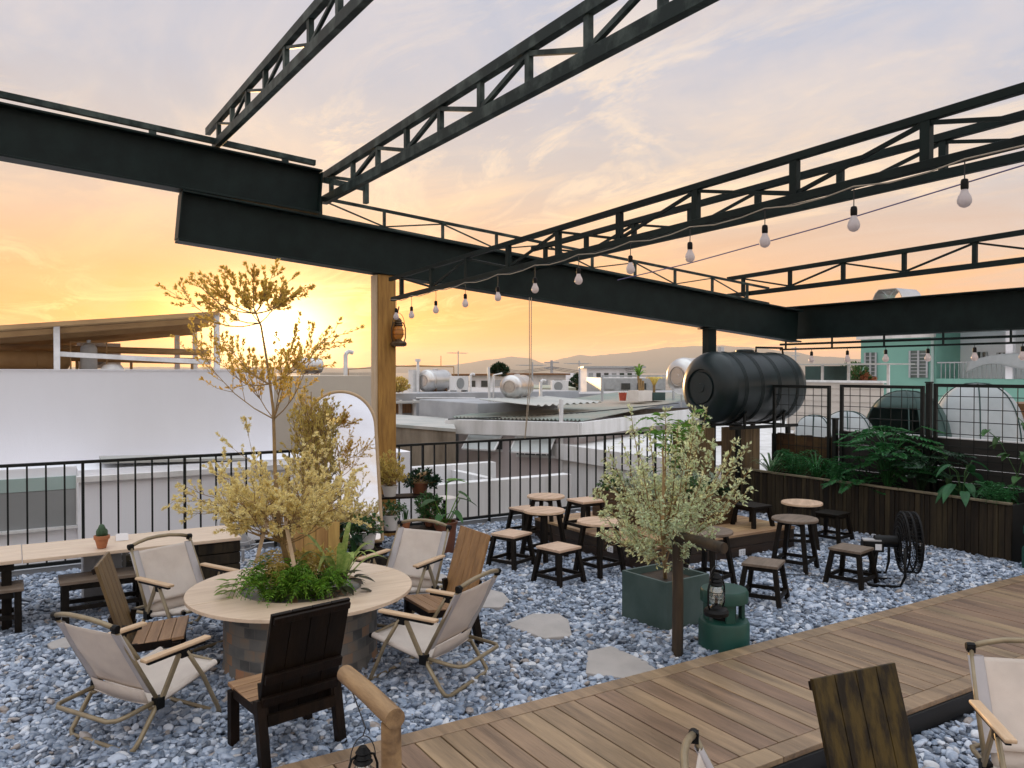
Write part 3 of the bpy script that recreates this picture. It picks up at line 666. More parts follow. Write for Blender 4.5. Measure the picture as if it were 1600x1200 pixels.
# ------------------------------------------------------------------ folding camp chairs
def make_camp():
    t = thing('folding_camp_chair', 'x', 'chair')
    ff = [(-.235, .03, .395), (-.235, .13, .24), (-.235, .225, .045), (-.228, .24, .018), (-.20, .245, .012), (.20, .245, .012), (.228, .24, .018), (.235, .225, .045), (.235, .13, .24), (.235, .03, .395)]
    MB().tube([(p[0], p[1]+ .03, p[2]) for p in ff], .0115, 8).build('front_leg_frame', frame_m, t, smooth=2)
    rf = [(-.228, -.095, .20), (-.228, -.20, .055), (-.224, -.225, .025), (-.20, -.238, .012), (.20, -.238, .012), (.224, -.225, .025), (.228, -.20, .055), (.228, -.095, .20)]
    MB().tube(rf, .0115, 8).build('rear_leg_frame', frame_m, t, smooth=2)
    rb = [(-.212, -.09, .20), (-.212, -.26, .185), (-.205, -.30, .183), (-.175, -.325, .182), (.175, -.325, .182), (.205, -.30, .183), (.212, -.26, .185), (.212, -.09, .20)]
    MB().tube(rb, .011, 8).build('rear_brace', frame_m, t, smooth=2)
    for s in (-1, 1):
        MB().tube([(s*.205, -.13, .175), (s*.205, .06, .215), (s*.205, .27, .262)], .010, 8).build('seat_rail', frame_m, t, smooth=2)
        MB().bar((s*.234, -.085, .205), (s*.234, .02, .395), .014, .026, up=(0, 1, 0)).build('arm_post', frame_m, t, bevel=.003)
        MB().tube([(s*.222, -.085, .19), (s*.218, -.20, .40), (s*.212, -.302, .592)], .011, 8).build('back_post', frame_m, t, smooth=2)
        m = MB(); m.bar((s*.235, -.16, .402), (s*.235, .17, .408), .022, .016); m.box((s*.235, .05, .385), (.018, .05, .036)); m.build('arm_bracket', blackp, t, bevel=.003)
        MB().box((s*.222, -.092, .195), (.040, .045, .055)).build('hinge', blackp, t, bevel=.003)
        MB().lathe([(.012, -.008), (.014, 0), (.012, .008)], (s*.205, .278, .264), n=10, M=Matrix.Rotation(R(90), 3, 'X')).build('end_knob', blackp, t, smooth=True)
        MB().bar((s*.235, -.185, .419), (s*.235, .195, .425), .044, .017).build('armrest', armw, t, bevel=.006)
        m = MB(); m.lathe([(.016, -.017), (.018, 0), (.016, .017)], (s*.213, -.308, .603), n=12, M=Matrix.Rotation(R(90), 3, 'Y')); m.box((s*.211, -.305, .598), (.03, .026, .035))
        m.build('corner_cap', blackp, t, bevel=.002)
    MB().tube([(-.20, .27, .262), (-.15, .283, .264), (0, .29, .262), (.15, .283, .264), (.20, .27, .262)], .010, 8).build('seat_front_bar', frame_m, t, smooth=2)
    MB().tube([(-.205, -.31, .606), (-.15, -.320, .620), (-.08, -.330, .631), (0, -.334, .634), (.08, -.330, .631), (.15, -.320, .620), (.205, -.31, .606)], .0125, 8).build('top_handle', frame_m, t, smooth=2)
    # canvas back, slung between the posts and hollowed
    def bk(u, v, inset=0.):
        x = -.208 + .416*u; f = (v*.78+.16); y = -.085 - .217*f - .026*math.sin(math.pi*u)*(.35+.65*math.sin(math.pi*v)); zz = .19 + .402*f
        y += .004*math.sin(u*9+v*5)*math.sin(math.pi*v) + .007*mnoise.noise(Vector((u*2.2+v*3, v*5, 1.7)))*math.sin(math.pi*u)
        return (x, y, zz)
    MB().grid(bk, 20, 18, .004).build('backrest', canvas, t, smooth=2)
    for s in (-1, 1):
        def sl(u, v, s=s):
            a = u*2*math.pi; f = (v*.80+.15); px = s*.217; y = -.087-.217*f; zz = .19+.402*f
            wdt = .028 if True else 0
            # flat sleeve round the post, reaching inward
            cx = px - s*.020; return (cx + s*math.cos(a)*.031, y + math.sin(a)*.0135, zz)
        MB().grid(sl, 14, 6).build('back_sleeve', sleeve, t, smooth=2)
    def sb(u, v):
        x = -.20+.40*u; y = -.125+.395*v; zz = .178 + .088*v - .028*math.sin(math.pi*u)*(.3+.7*math.sin(math.pi*min(v*1.05, 1))) + .012
        if v > .93: zz -= (v-.93)*.1
        return (x, y, zz)
    MB().grid(sb, 12, 12, .004).build('seat', canvas, t, smooth=2)
    for s in (-1, 1):
        def ss(u, v, s=s):
            a = u*2*math.pi; return (s*.200 + math.cos(a)*.020, -.12+.385*v, .182+.086*v + math.sin(a)*.0155)
        MB().grid(ss, 12, 6).build('seat_sleeve', canvas, t, smooth=2)
    # webbing strap from back to seat
    MB().grid(lambda u, v: (-.19+.38*u, -.115-.03*v-.01*math.sin(math.pi*u), .185+.075*v), 8, 2, .004).build('lower_strap', canvas, t, smooth=2)
    return t
cc = make_camp()
CG = 'cream folding camp chairs with wooden armrests'
cc.location = (.54, 4.32, 0); cc.rotation_euler.z = R(30.7-90); cc['label'] = 'cream folding camp chair at front left seen from behind, facing the round planter table'; cc['group'] = CG
for x, y, a, lab in ((2.03, 4.13, 120.3, 'cream folding camp chair seen from its side, between the round planter table and the flagstones'),
                     (.97, 5.60, -67, 'cream folding camp chair at back left in front of the long bar table'),
                     (2.36, 5.30, 213, 'cream folding camp chair at the back with the potted plants behind it'),
                     (3.335, 1.47, 226, 'cream folding camp chair cut by the right edge, on the near side of the boardwalk'),
                     (1.89, 1.48, -45, 'cream folding camp chair at the bottom edge of which only a corner and handle show')):
    dup(cc, (x, y, 0), R(a-90), lab, CG)

# ------------------------------------------------------------------ high back wooden chairs
def make_wood(bm_, sm_, lm_):
    t = thing('high_back_wooden_chair', 'x', 'chair')
    y0, z0, y1, z1 = -.115, .20, -.265, .70
    def P(f, off=0.): return Vector((0, y0+(y1-y0)*f, z0+(z1-z0)*f)) + Vector((0, .958, .287))*off
    d = (P(1)-P(0)).normalized(); n = Vector((0, -d.z, d.y))
    for k in range(4):
        x = -.195+.0975*(k+.5); f1 = 1.0
        m = MB(); a, b = P(0), P(f1); a.x = b.x = x; m.bar(a, b, .0945, .018, up=(0, 1, .3)); m.build('back_plank', bm_, t, bevel=.002)
    for f in (.18, .40): 
        a = P(f, -.021); MB().bar(a+Vector((-.19, 0, 0)), a+Vector((.19, 0, 0)), .020, .045, up=d).build('back_rail', lm_, t, bevel=.002)
    a = P(.955, -.019); MB().bar(a+Vector((-.188, 0, 0)), a+Vector((.188, 0, 0)), .016, .03, up=d).build('back_rail', lm_, t, bevel=.002)
    for k in range(4):
        yy = -.115+.068*(k+.5); zz = .262 + (yy)*.10
        MB().box((0, yy+.02, zz), (.40, .0645, .018), Matrix.Rotation(R(5.5), 3, 'X')).build('seat_plank', sm_, t, bevel=.002)
    for s in (-1, 1):
        MB().b2(s*.19-.022, .115, 0, s*.19+.022, .155, .258).build('leg', lm_, t, bevel=.003)
        MB().bar((s*.19, -.19, 0), (s*.19, -.135, .29), .044, .044, up=(0, 1, 0)).build('leg', lm_, t, bevel=.003)
        MB().bar((s*.172, -.125, .36), (s*.172, -.15, .20), .03, .03, up=(0, 1, 0)).build('back_bracket', lm_, t)
        MB().bar((s*.19, -.16, .235), (s*.19, .115, .250), .022, .045).build('side_rail', lm_, t, bevel=.002)
    MB().b2(-.167, .125, .205, .167, .147, .252).build('front_rail', lm_, t)
    MB().b2(-.167, -.178, .175, .167, -.158, .225).build('rear_rail', lm_, t)
    return t
WG = 'high back wooden plank chairs'
w0 = make_wood(mat('near_black_back_wood', (.012, .007, .0035), (.005, .003, .002), .5, spec=.18, scale=2.2, st=(8, 8, .7), bump=.2, isl=.3), seatwood, darkwood)
w0.location = (1.085, 3.79, 0); w0.rotation_euler.z = R(101-90); w0['label'] = 'near black high back wooden chair in the front, its back to the camera'; w0['group'] = WG
w1 = make_wood(backwood, seatwood, darkwood); w1.location = (2.34, 4.66, 0); w1.rotation_euler.z = R(180-90); w1['group'] = WG; w1['label'] = 'honey coloured high back wooden chair right of the round planter table'
w2 = make_wood(mat('olive_back_wood', (.18, .115, .04), (.09, .055, .02), .5, scale=2.6, st=(8, 8, .8), bump=.2, isl=.2), seatwood, darkwood)
w2.location = (.68, 4.98, 0); w2.rotation_euler.z = R(-14-90); w2['group'] = WG; w2['label'] = 'brown high back wooden chair left of the round planter table'
w3 = make_wood(oldback, seatwood, darkwood); w3.location = (2.47, 1.50, 0); w3.rotation_euler.z = R(262-90); w3['group'] = WG; w3['label'] = 'dark olive stained high back wooden chair standing before the boardwalk at the bottom edge'

# ------------------------------------------------------------------ round planter table
TX, TY = 1.50, 4.86; TZ = .437
t = thing('round_planter_table', 'large round table with a mottled drum base and ferns growing from its centre', 'table', (TX, TY, 0))
mosaic = bpy.data.materials.new('mottled_drum'); mosaic.use_nodes = True; nt = mosaic.node_tree; nt.nodes.clear(); g = NG(nt)
tcn = g.n('ShaderNodeTexCoord').outputs['Object']
sx = g.n('ShaderNodeSeparateXYZ', ins={0: tcn}); ang = g.m('ARCTAN2', sx.outputs[1], sx.outputs[0])
vv = g.n('ShaderNodeCombineXYZ', ins={0: ang, 1: sx.outputs[2], 2: 0.}).outputs[0]
br_ = g.n('ShaderNodeTexBrick', ins={'Vector': vv, 'Scale': 1., 'Mortar Size': .003, 'Brick Width': .17, 'Row Height': .062, 'Color1': (0, 0, 0, 1), 'Color2': (1, 1, 1, 1), 'Mortar': (.5, .5, .5, 1)})
nz = g.n('ShaderNodeTexNoise', ins={'Vector': tcn, 'Scale': 5., 'Detail': 8.}).outputs[0]
rv = g.n('ShaderNodeSeparateColor', ins={0: br_.outputs[0]}).outputs[0]
cb = g.ramp(g.m('MULTIPLY_ADD', nz, 1.1, g.m('MULTIPLY_ADD', rv, .75, -.38)), [(.05, (.04, .04, .04)), (.3, (.12, .12, .115)), (.5, (.19, .18, .165)), (.72, (.22, .19, .155)), (.88, (.32, .19, .11)), (1, (.40, .19, .10))], 'LINEAR')
cb = g.mix(g.m('MULTIPLY', br_.outputs['Fac'], .25), cb, (.09, .08, .07))
pb = g.n('ShaderNodeBsdfPrincipled', ins={'Base Color': cb, 'Roughness': .55})
nt.links.new(g.n('ShaderNodeBump', ins={'Height': g.m('SUBTRACT', nz, br_.outputs['Fac']), 'Strength': .4, 'Distance': .01}).outputs[0], pb.inputs['Normal'])
g.n('ShaderNodeOutputMaterial', ins={0: pb.outputs[0]})
MB().lathe([(.475, -.02), (.455, .02), (.455, .395), (.47, .414)], n=56).build('drum_base', mosaic, t, smooth=True)
# two half tops leave a planting hole
for k, (a0, a1) in enumerate(((7, 186.4), (187, 366.4))):
    m = MB(); ri, ro = .36, .67; n = 40; vs = []
    for z in (TZ-.022, TZ):
        for r_ in (ri, ro):
            for i in range(n+1):
                a = R(a0+(a1-a0)*i/n); vs.append((r_*math.cos(a), r_*math.sin(a), z))
    w = n+1; fs = []
    for i in range(n):
        fs += [(2*w+i, 3*w+i, 3*w+i+1, 2*w+i+1), (i, i+1, w+i+1, w+i), (w+i, w+i+1, 3*w+i+1, 3*w+i), (i+1, i, 2*w+i, 2*w+i+1)]
    fs += [(0, w, 3*w, 2*w), (n, 2*w+n, 3*w+n, w+n)]
    m.add(vs, fs); m.build('tabletop', tabletop, t, bevel=.003)
MB().lathe([(.0, .41), (.355, .405), (.358, .38)], n=32, caps=False).build('soil_surface', soil, t)
MB().lathe([(.358, .20), (.358, TZ-.024), (.372, TZ-.024), (.372, .20)], n=40, caps=False).build('hole_lining', rustp, t, smooth=True)

# ------------------------------------------------------------------ bar table, benches and things along the left railing
t = thing('long_bar_table', 'long low plank table along the left railing with a slatted box at its end', 'table', (-.9, 6.65, 0))
for k, (a, b) in enumerate(((-2.3, .05), (.055, 1.50))):
    MB().b2(a+.9, -.27, .452-k*.003, b+.9, .02, .478-k*.003).build('top_plank', tabletop, t, bevel=.004)
    MB().b2(a+.9, .024, .452-k*.003, b+.9, .30, .478-k*.003).build('top_plank', tabletop, t, bevel=.004)
for x in (.86, 1.72):
    MB().b2(x-.03, -.22, 0, x+.03, -.17, .448).build('leg', legwood, t, bevel=.003); MB().b2(x-.03, .20, 0, x+.03, .25, .448).build('leg', legwood, t, bevel=.003)
    MB().b2(x-.045, -.23, .40, x+.045, .26, .4475).build('cross_bar', legwood, t)
m = MB()
for k in range(5): m.b2(2.09, -.25, .01+k*.088, 2.395, .28, .09+k*.088)
m.build('end_box', slatw, t, bevel=.003)
def bench(x, y, w, d, lab):
    t = thing('low_bench', lab, 'bench', (x, y, 0), group='low dark benches at the bar table')
    for k in range(2): MB().b2(-w/2, -d/2+k*d/2+.001, .278, w/2, k*d/2-.002, .30).build('seat_plank', greytop, t, bevel=.003)
    for sx in (-1, 1):
        for sy in (-1, 1): MB().b2(sx*(w/2-.035)-.022, sy*(d/2-.035)-.022, 0, sx*(w/2-.035)+.022, sy*(d/2-.035)+.022, .2775).build('leg', legwood, t, bevel=.003)
        MB().b2(sx*(w/2-.035)-.012, -d/2+.058, .09, sx*(w/2-.035)+.012, d/2-.058, .12).build('stretcher', legwood, t)
    for sy in (-1, 1): 
        MB().b2(-w/2+.058, sy*(d/2-.035)-.011, .235, w/2-.058, sy*(d/2-.035)+.011, .2775).build('apron', legwood, t)
        MB().b2(-w/2+.058, sy*(d/2-.035)-.011, .09, w/2-.058, sy*(d/2-.035)+.011, .12).build('stretcher', legwood, t)
bench(-.36, 6.44, .84, .27, 'low dark bench at the left edge, tucked under the bar table')
bench(.55, 6.45, .56, .27, 'low dark bench under the bar table behind the brown high back chair')
def boxpot(name, x, y, w, h, mm, lab, cat='planter', hollow=True, rz=0):
    t = thing(name, lab, cat, (x, y, 0), rz); e = .022
    m = MB(); m.b2(-w/2, -w/2, 0, w/2, -w/2+e, h); m.b2(-w/2, w/2-e, 0, w/2, w/2, h); m.b2(-w/2, -w/2+e, 0, -w/2+e, w/2-e, h); m.b2(w/2-e, -w/2+e, 0, w/2, w/2-e, h)
    m.build('pot_walls', mm, t); MB().b2(-w/2+e, -w/2+e, 0, w/2-e, w/2-e, h-.045).build('soil_surface', soil, t); return t
boxpot('square_concrete_pot', .58, 6.98, .26, .40, greyconc, 'grey square concrete pot standing under the bar table')
# crates behind
t = thing('slatted_crate', 'old slatted crate on the pebbles behind the bar table', 'crate', (1.05, 7.55, 0))
m = MB()
for k in range(4): m.b2(-.25, -.16, .01+k*.055, .25, -.145, .05+k*.055); m.b2(-.25, .145, .01+k*.055, .25, .16, .05+k*.055)
m.build('slats', slatw, t)
for sx in (-1, 1): MB().b2(sx*.235-.012, -.1445, .0, sx*.235+.012, .1445, .22).build('end_board', slatw, t)
# cactus
t = thing('cactus_pot', 'small green cactus in a terracotta pot on the bar table', 'potted plant', (.545, 6.50, .478))
MB().lathe([(.030, 0), (.046, .065), (.053, .066), (.054, .09), (.046, .091), (.044, .075)], n=20).build('pot', terra, t, smooth=True)
MB().lathe([(.045, .078), (.01, .08)], n=14).build('soil_surface', soil, t)
cm = mat('cactus_green', (.05, .11, .05), (.03, .07, .03), .6, scale=40, bump=.5)
m = MB()
for (dx, dy, h_, r_) in ((0, 0, .095, .026), (.024, .008, .06, .017), (-.022, -.004, .065, .016)):
    m.lathe([(r_*.7, .078), (r_, .078+h_*.3), (r_*.98, .078+h_*.7), (r_*.6, .078+h_*.93), (.002, .078+h_)], (dx, dy, 0), n=12)
m.build('cactus', cm, t, smooth=2)
t = thing('menu_card', 'small folded white card on the bar table beside the cactus', 'card', (.70, 6.72, .478))
MB().bar((0, -.02, .0), (0, .0, .05), .085, .002, up=(0, 1, 0)).build('front_leaf', paperw, t)
MB().bar((0, .026, .0), (0, .005, .05), .085, .002, up=(0, 1, 0)).build('rear_leaf', paperw, t)
# grey fan lying upright behind the table
def fan_blades(t, mm, c, r, n, axisM, name='blade', tw=.35):
    for k in range(n):
        a0 = 2*math.pi*k/n
        def bl(u, v):
            rr = .03+(r-.03)*u; a = a0 + (v-.5)*(.55+.75*math.sin(u*2.2)) + u*.55
            q = Vector((rr*math.cos(a), rr*math.sin(a), (v-.5)*.05)); return axisM @ q + Vector(c)
        MB().grid(bl, 8, 6, .003).build(name, mm, t, smooth=2)
t = thing('propeller_fan', 'pale grey three bladed fan standing by the left railing', 'fan', (1.78, 7.52, 0), R(-12))
AM = Matrix.Rotation(R(90), 3, 'X')
fan_blades(t, meshgrey, (0, 0, .36), .20, 3, AM)
MB().lathe([(.04, -.03), (.045, 0), (.03, .04)], (0, 0, .36), n=16, M=AM).build('hub', meshgrey, t, smooth=True)
m = MB(); 
for rr in (.225, .16): m.tube([(rr*math.cos(2*math.pi*i/32), -.03, .36+rr*math.sin(2*math.pi*i/32)) for i in range(33)], .003, 5, caps=False)
for k in range(10): a = 2*math.pi*k/10; m.tube([(.04*math.cos(a), -.035, .36+.04*math.sin(a)), (.225*math.cos(a), -.03, .36+.225*math.sin(a))], .0015, 4)
m.build('guard', whitep, t)
MB().tube([(0, .02, 0), (0, .02, .33)], .014, 8).build('stand', meshgrey, t, smooth=2); MB().lathe([(.13, 0), (.13, .012), (.03, .02)], (0, .02, 0), n=24).build('base', meshgrey, t, smooth=True)

# ------------------------------------------------------------------ mirror leaning by the golden post
MW, MH = .66, 1.42
pb = Vector((2.60, 7.08, .17)); t = thing('arched_mirror', 'tall arched mirror in a thin wooden frame leaning beside the golden post', 'mirror', tuple(pb))
tilt = R(-11); rotz = R(-24)
Mx = Matrix.Rotation(rotz, 3, 'Z') @ Matrix.Rotation(tilt, 3, 'X') @ Matrix.Rotation(R(-3.5), 3, 'Y')
def arch(w, h, n=28):
    r = w/2; pts = [(-r, 0), (r, 0)]
    for i in range(n+1):
        a = math.pi*i/n; pts.append((r*math.cos(a), h-r*1.05+r*1.05*math.sin(a)))
    return pts
m = MB(); a1 = arch(MW, MH); vs = [(x, 0, z) for x, z in a1] + [(x, .012, z) for x, z in a1]; n = len(a1)
m.add(vs, [tuple(range(n)), tuple(range(n, 2*n))[::-1]] + [(i, n+i, n+(i+1) % n, (i+1) % n) for i in range(n)]); m.xf(Mx.to_4x4())
m.build('glass', mirror_m, t)
m = MB(); pts = [(x, .006, z) for x, z in a1]; m.tube(pts[1:]+[pts[0], pts[1]], .017, 8, caps=False); m.xf(Mx.to_4x4())
m.build('frame', mat('mirror_frame_wood', (.50, .36, .22), (.40, .27, .15), .5, scale=5, bump=.15), t, smooth=2)
t = thing('low_stool', 'dark wooden stool under the foot of the arched mirror', 'stool', (2.64, 7.15, 0))
MB().b2(-.30, -.11, .13, .30, .11, .15).build('seat', darkwood, t, bevel=.003)
for sx in (-1, 1):
    for sy in (-1, 1): MB().b2(sx*.26-.018, sy*.085-.018, 0, sx*.26+.018, sy*.085+.018, .1295).build('leg', darkwood, t)
# ------------------------------------------------------------------ lanterns
def lantern(loc, s, lab, glassm, body=blackp, hook=True):
    t = thing('hurricane_lantern', lab, 'lantern', loc)
    k = s
    MB().lathe([(.040*k, 0), (.056*k, .006*k), (.058*k, .022*k), (.050*k, .034*k), (.026*k, .040*k), (.020*k, .051*k)], n=32).build('fuel_tank', body, t, smooth=True)
    MB().lathe([(.022*k, .052*k), (.034*k, .07*k), (.038*k, .095*k), (.032*k, .125*k), (.024*k, .14*k)], n=20, caps=False).build('glass_globe', glassm, t, smooth=2)
    MB().lathe([(.026*k, .141*k), (.034*k, .148*k), (.026*k, .158*k), (.030*k, .163*k), (.022*k, .175*k), (.026*k, .180*k), (.012*k, .20*k)], n=20).build('chimney_cap', body, t, smooth=True)
    for sx in (-1, 1): MB().tube([(sx*.040*k, 0, .03*k), (sx*.052*k, 0, .06*k), (sx*.052*k, 0, .13*k), (sx*.040*k, 0, .165*k), (sx*.02*k, 0, .172*k)], .0045*k, 6).build('side_tube', body, t, smooth=2)
    MB().lathe([(.008*k, .052*k), (.006*k, .09*k)], n=8).build('burner', body, t)
    MB().tube([(.046*k*math.cos(a), 0, .15*k+.085*k*math.sin(a)) for a in [math.pi*i/12 for i in range(13)]], .002*k, 5, caps=False).build('bail_handle', wirew, t)
    m = MB()
    for j in range(2): 
        zz = (.085+.03*j)*k; m.tube([(.041*k*math.cos(2*math.pi*i/16), .041*k*math.sin(2*math.pi*i/16), zz) for i in range(17)], .0014*k, 4, caps=False)
    m.build('wire_guard', body, t)
    return t
def logpost(x, y, zt, sgn, armL, lab, mt):
    t = thing('log_lamp_post', lab, 'post', (x, y, 0))
    MB().tube([(0, 0, -.02), (.003, 0, zt*.5), (0, 0, zt-.03)], [.035, .034, .033], 14).build('upright', mt, t, smooth=True)
    MB().tube([(0, -sgn*.035, zt-.005), (0, sgn*armL*.5, zt+.0), (0, sgn*armL, zt-.004)], [.034, .034, .033], 14).build('cross_arm', mt, t, smooth=True)
    return t
logpost(3.47, 3.66, .74, -1, .38, 'dark log lantern post beside the square green planter', logd)
lantern((3.46, 3.33, .335), 1.25, 'black hurricane lantern hanging from the dark log post in front of the green bollard', lanternglass)
tag(MB().tube([(3.46, 3.33, .69), (3.462, 3.33, .63), (3.46, 3.33, .335+.235*1.25)], .0025, 5).build('lantern_hook', wirew), 'thin wire hook from the dark log post down to its lantern', 'hook')
pq = AD(611, 1140, 2.62); logpost(pq.x, pq.y, .64, 1, .42, 'pale log lantern post rising from the bottom edge of the picture', mat('pale_log_wood', (.38, .235, .11), (.15, .085, .04), .55, scale=2.5, st=(6, 1, 6), bump=.35))
pl = AD(567, 1166, 2.74)
lantern((pl.x, pl.y, pl.z-.20), 1.0, 'black lantern at the bottom edge beside the pale log post', lanternglass)
tag(MB().tube([(pq.x, pq.y+.36, .60), (pl.x+.01, pl.y, pl.z+.06), (pl.x, pl.y, pl.z+.034)], .0025, 5).build('lantern_hook', wirew), 'thin wire hook from the pale log post down to its lantern', 'hook')
# wall lantern on golden post
cl = AY(600, 541, 7.86)
brass = mat('dark_bronze', (.10, .06, .025), (.05, .03, .015), .45, metal=.5, scale=10)
lantern((3.47, 7.86, cl.z), 1.5, 'bronze lantern hung on the side of the golden post', amber, body=brass)
tag(MB().tube([(3.47, 7.95, cl.z+.30), (3.49, 7.9, cl.z+.40), (3.48, 7.87, cl.z+.42), (3.46, 7.86, cl.z+.35)], .007, 6).build('lantern_hook', brass, smooth=2), 'curled bronze hook on the golden post above its lantern', 'hook')
# green bollard lamps
def bollard(x, y, lab, sc_=1.0):
    t = thing('green_bollard_lamp', lab, 'garden lamp', (x, y, 0), group='green mushroom shaped bollard lamps'); t.scale = (sc_,)*3
    MB().lathe([(.158, -.01), (.158, .165), (.150, .182), (.125, .188)], n=40).build('base', greenlamp, t, smooth=True)
    MB().lathe([(.075, .188), (.075, .30)], n=24).build('core', blackp, t, smooth=True)
    for k in range(4):
        a = R(45+90*k+18); MB().box((.115*math.cos(a), .115*math.sin(a), .245), (.022, .06, .114), Matrix.Rotation(a, 3, 'Z')).build('fin', greenlamp, t, bevel=.002)
    MB().lathe([(.125, .302), (.150, .304), (.150, .362), (.140, .378), (.02, .383)], n=40).build('cap', greenlamp, t, smooth=True)
bollard(3.83, 3.62, 'green bollard lamp behind the hanging lantern and dark log post')
bollard(7.77, 3.58, 'green bollard lamp at the right edge by the end of the slat planter')

# ------------------------------------------------------------------ square pot, black fan
boxpot('square_green_pot', 3.93, 4.27, .43, .33, greenpot, 'square green concrete pot holding the tall pale shrub', rz=R(4))
t = thing('black_floor_fan', 'black floor fan seen nearly edge on beside the slat planter', 'fan', (6.22, 4.07, 0), R(-44))
fc = Vector((.12, 0, .33)); FM = Matrix.Rotation(R(90), 3, 'Y') @ Matrix.Rotation(0, 3, 'X')
m = MB()
for rr, xo in ((.25, 0), (.25, .05), (.25, .10), (.225, -.01), (.20, -.02), (.165, -.025), (.13, -.03), (.08, -.033), (.225, .11), (.20, .12), (.165, .128), (.13, .135), (.08, .138)):
    m.tube([(fc.x+xo, rr*math.cos(2*math.pi*i/36), fc.z+rr*math.sin(2*math.pi*i/36)) for i in range(37)], .008 if rr == .25 else .003, 5, caps=False)
for k in range(48):
    a = 2*math.pi*k/48; c_, s_ = math.cos(a), math.sin(a)
    m.tube([(fc.x-.035, .03*c_, fc.z+.03*s_), (fc.x-.02, .20*c_, fc.z+.20*s_), (fc.x, .25*c_, fc.z+.25*s_), (fc.x+.10, .25*c_, fc.z+.25*s_), (fc.x+.12, .20*c_, fc.z+.20*s_), (fc.x+.14, .03*c_, fc.z+.03*s_)], .0026, 4)
m.build('guard', blackp, t)
fan_blades(t, blackp, (fc.x+.05, 0, fc.z), .22, 3, FM)
MB().lathe([(.05, -.03), (.05, .15), (.03, .165)], (fc.x-.185, 0, fc.z), n=20, M=FM).build('motor', blackp, t, smooth=True)
MB().b2(-.19, -.06, .245, -.03, .06, .335).build('control_box', blackp, t, bevel=.008)
MB().b2(-.10, -.0625, .265, -.05, -.0605, .315).build('label_plate', paperw, t)
MB().b2(-.19, -.055, .336, -.05, .03, .347).build('box_top', meshgrey, t)
MB().tube([(.08, -.26, .33), (.08, -.27, .10), (.05, -.24, .012), (-.16, -.24, .012), (-.19, -.20, .012), (-.19, .20, .012), (-.16, .24, .012), (.05, .24, .012), (.08, .27, .10), (.08, .26, .33)], .012, 7).build('stand', blackp, t, smooth=2)
MB().bar((-.12, 0, .01), (-.09, 0, .25), .05, .04, up=(0, 1, 0)).build('column', blackp, t); MB().bar((-.19, 0, .012), (.05, 0, .012), .03, .02).build('cross_foot', blackp, t)
tag(MB().tube([(6.15, 4.1, .28), (6.1, 4.12, .12), (5.95, 4.2, .03), (5.6, 4.6, .025), (5.5, 5.0, .025)], .004, 6).build('fan_cable', wirew), 'black power cord running from the black floor fan over the pebbles', 'cord')

# ------------------------------------------------------------------ foliage helpers
class Leaves:
    def __init__(s): s.p = []; s.d = []; s.n = []; s.l = []; s.w = []
    def add(s, p, d, n, l, w): s.p.append(tuple(p)); s.d.append(tuple(d)); s.n.append(tuple(n)); s.l.append(l); s.w.append(w)
    def build(s, name, mat, parent, w=False):
        P = np.array(s.p); D = np.array(s.d); N = np.array(s.n); L = np.array(s.l)[:, None]; W = np.array(s.w)[:, None]
        D /= np.linalg.norm(D, axis=1)[:, None]+1e-9; S = np.cross(D, N); S /= np.linalg.norm(S, axis=1)[:, None]+1e-9; U = np.cross(S, D)
        A = P; B = P + D*L*.45 + S*W*.5 + U*L*.10; Cc = P + D*L - U*L*.08; E = P + D*L*.45 - S*W*.5 + U*L*.10; M = P + D*L*.5 - U*L*.02
        V = np.stack([A, B, Cc, E, M], 1).reshape(-1, 3)
        if w:
            off = Vector((0, 0, 0)); q = parent
            while q is not None: off += q.location; q = q.parent
            V = V - np.array(off)
        n = len(P); i = np.arange(n)[:, None]*5
        Fc = np.concatenate([i+[0, 1, 4], i+[1, 2, 4], i+[2, 3, 4], i+[3, 0, 4]], 1).reshape(-1, 3)
        me = bpy.data.meshes.new(name); me.vertices.add(len(V)); me.vertices.foreach_set('co', V.ravel().astype(np.float32))
        me.loops.add(Fc.size); me.loops.foreach_set('vertex_index', Fc.ravel().astype(np.int32))
        me.polygons.add(len(Fc)); me.polygons.foreach_set('loop_start', (np.arange(len(Fc))*3).astype(np.int32)); me.update(); me.validate()
        me.materials.append(mat); o = bpy.data.objects.new(name, me); C.objects.link(o); o.parent = parent; return o
def rv(s=1.): return Vector((rnd.uniform(-s, s), rnd.uniform(-s, s), rnd.uniform(-s, s)))
def unit(): 
    v = Vector((rnd.gauss(0, 1), rnd.gauss(0, 1), rnd.gauss(0, 1))); return v.normalized()
def spray(lv, p, d, n, l, w, sp=.6, up=.3):
    for _ in range(n):
        q = (d*1.0 + unit()*sp + Vector((0, 0, up))).normalized(); lv.add(p+unit()*l*.25, q, unit()+Vector((0, 0, 1.2)), l*rnd.uniform(.7, 1.25), w*rnd.uniform(.7, 1.25))
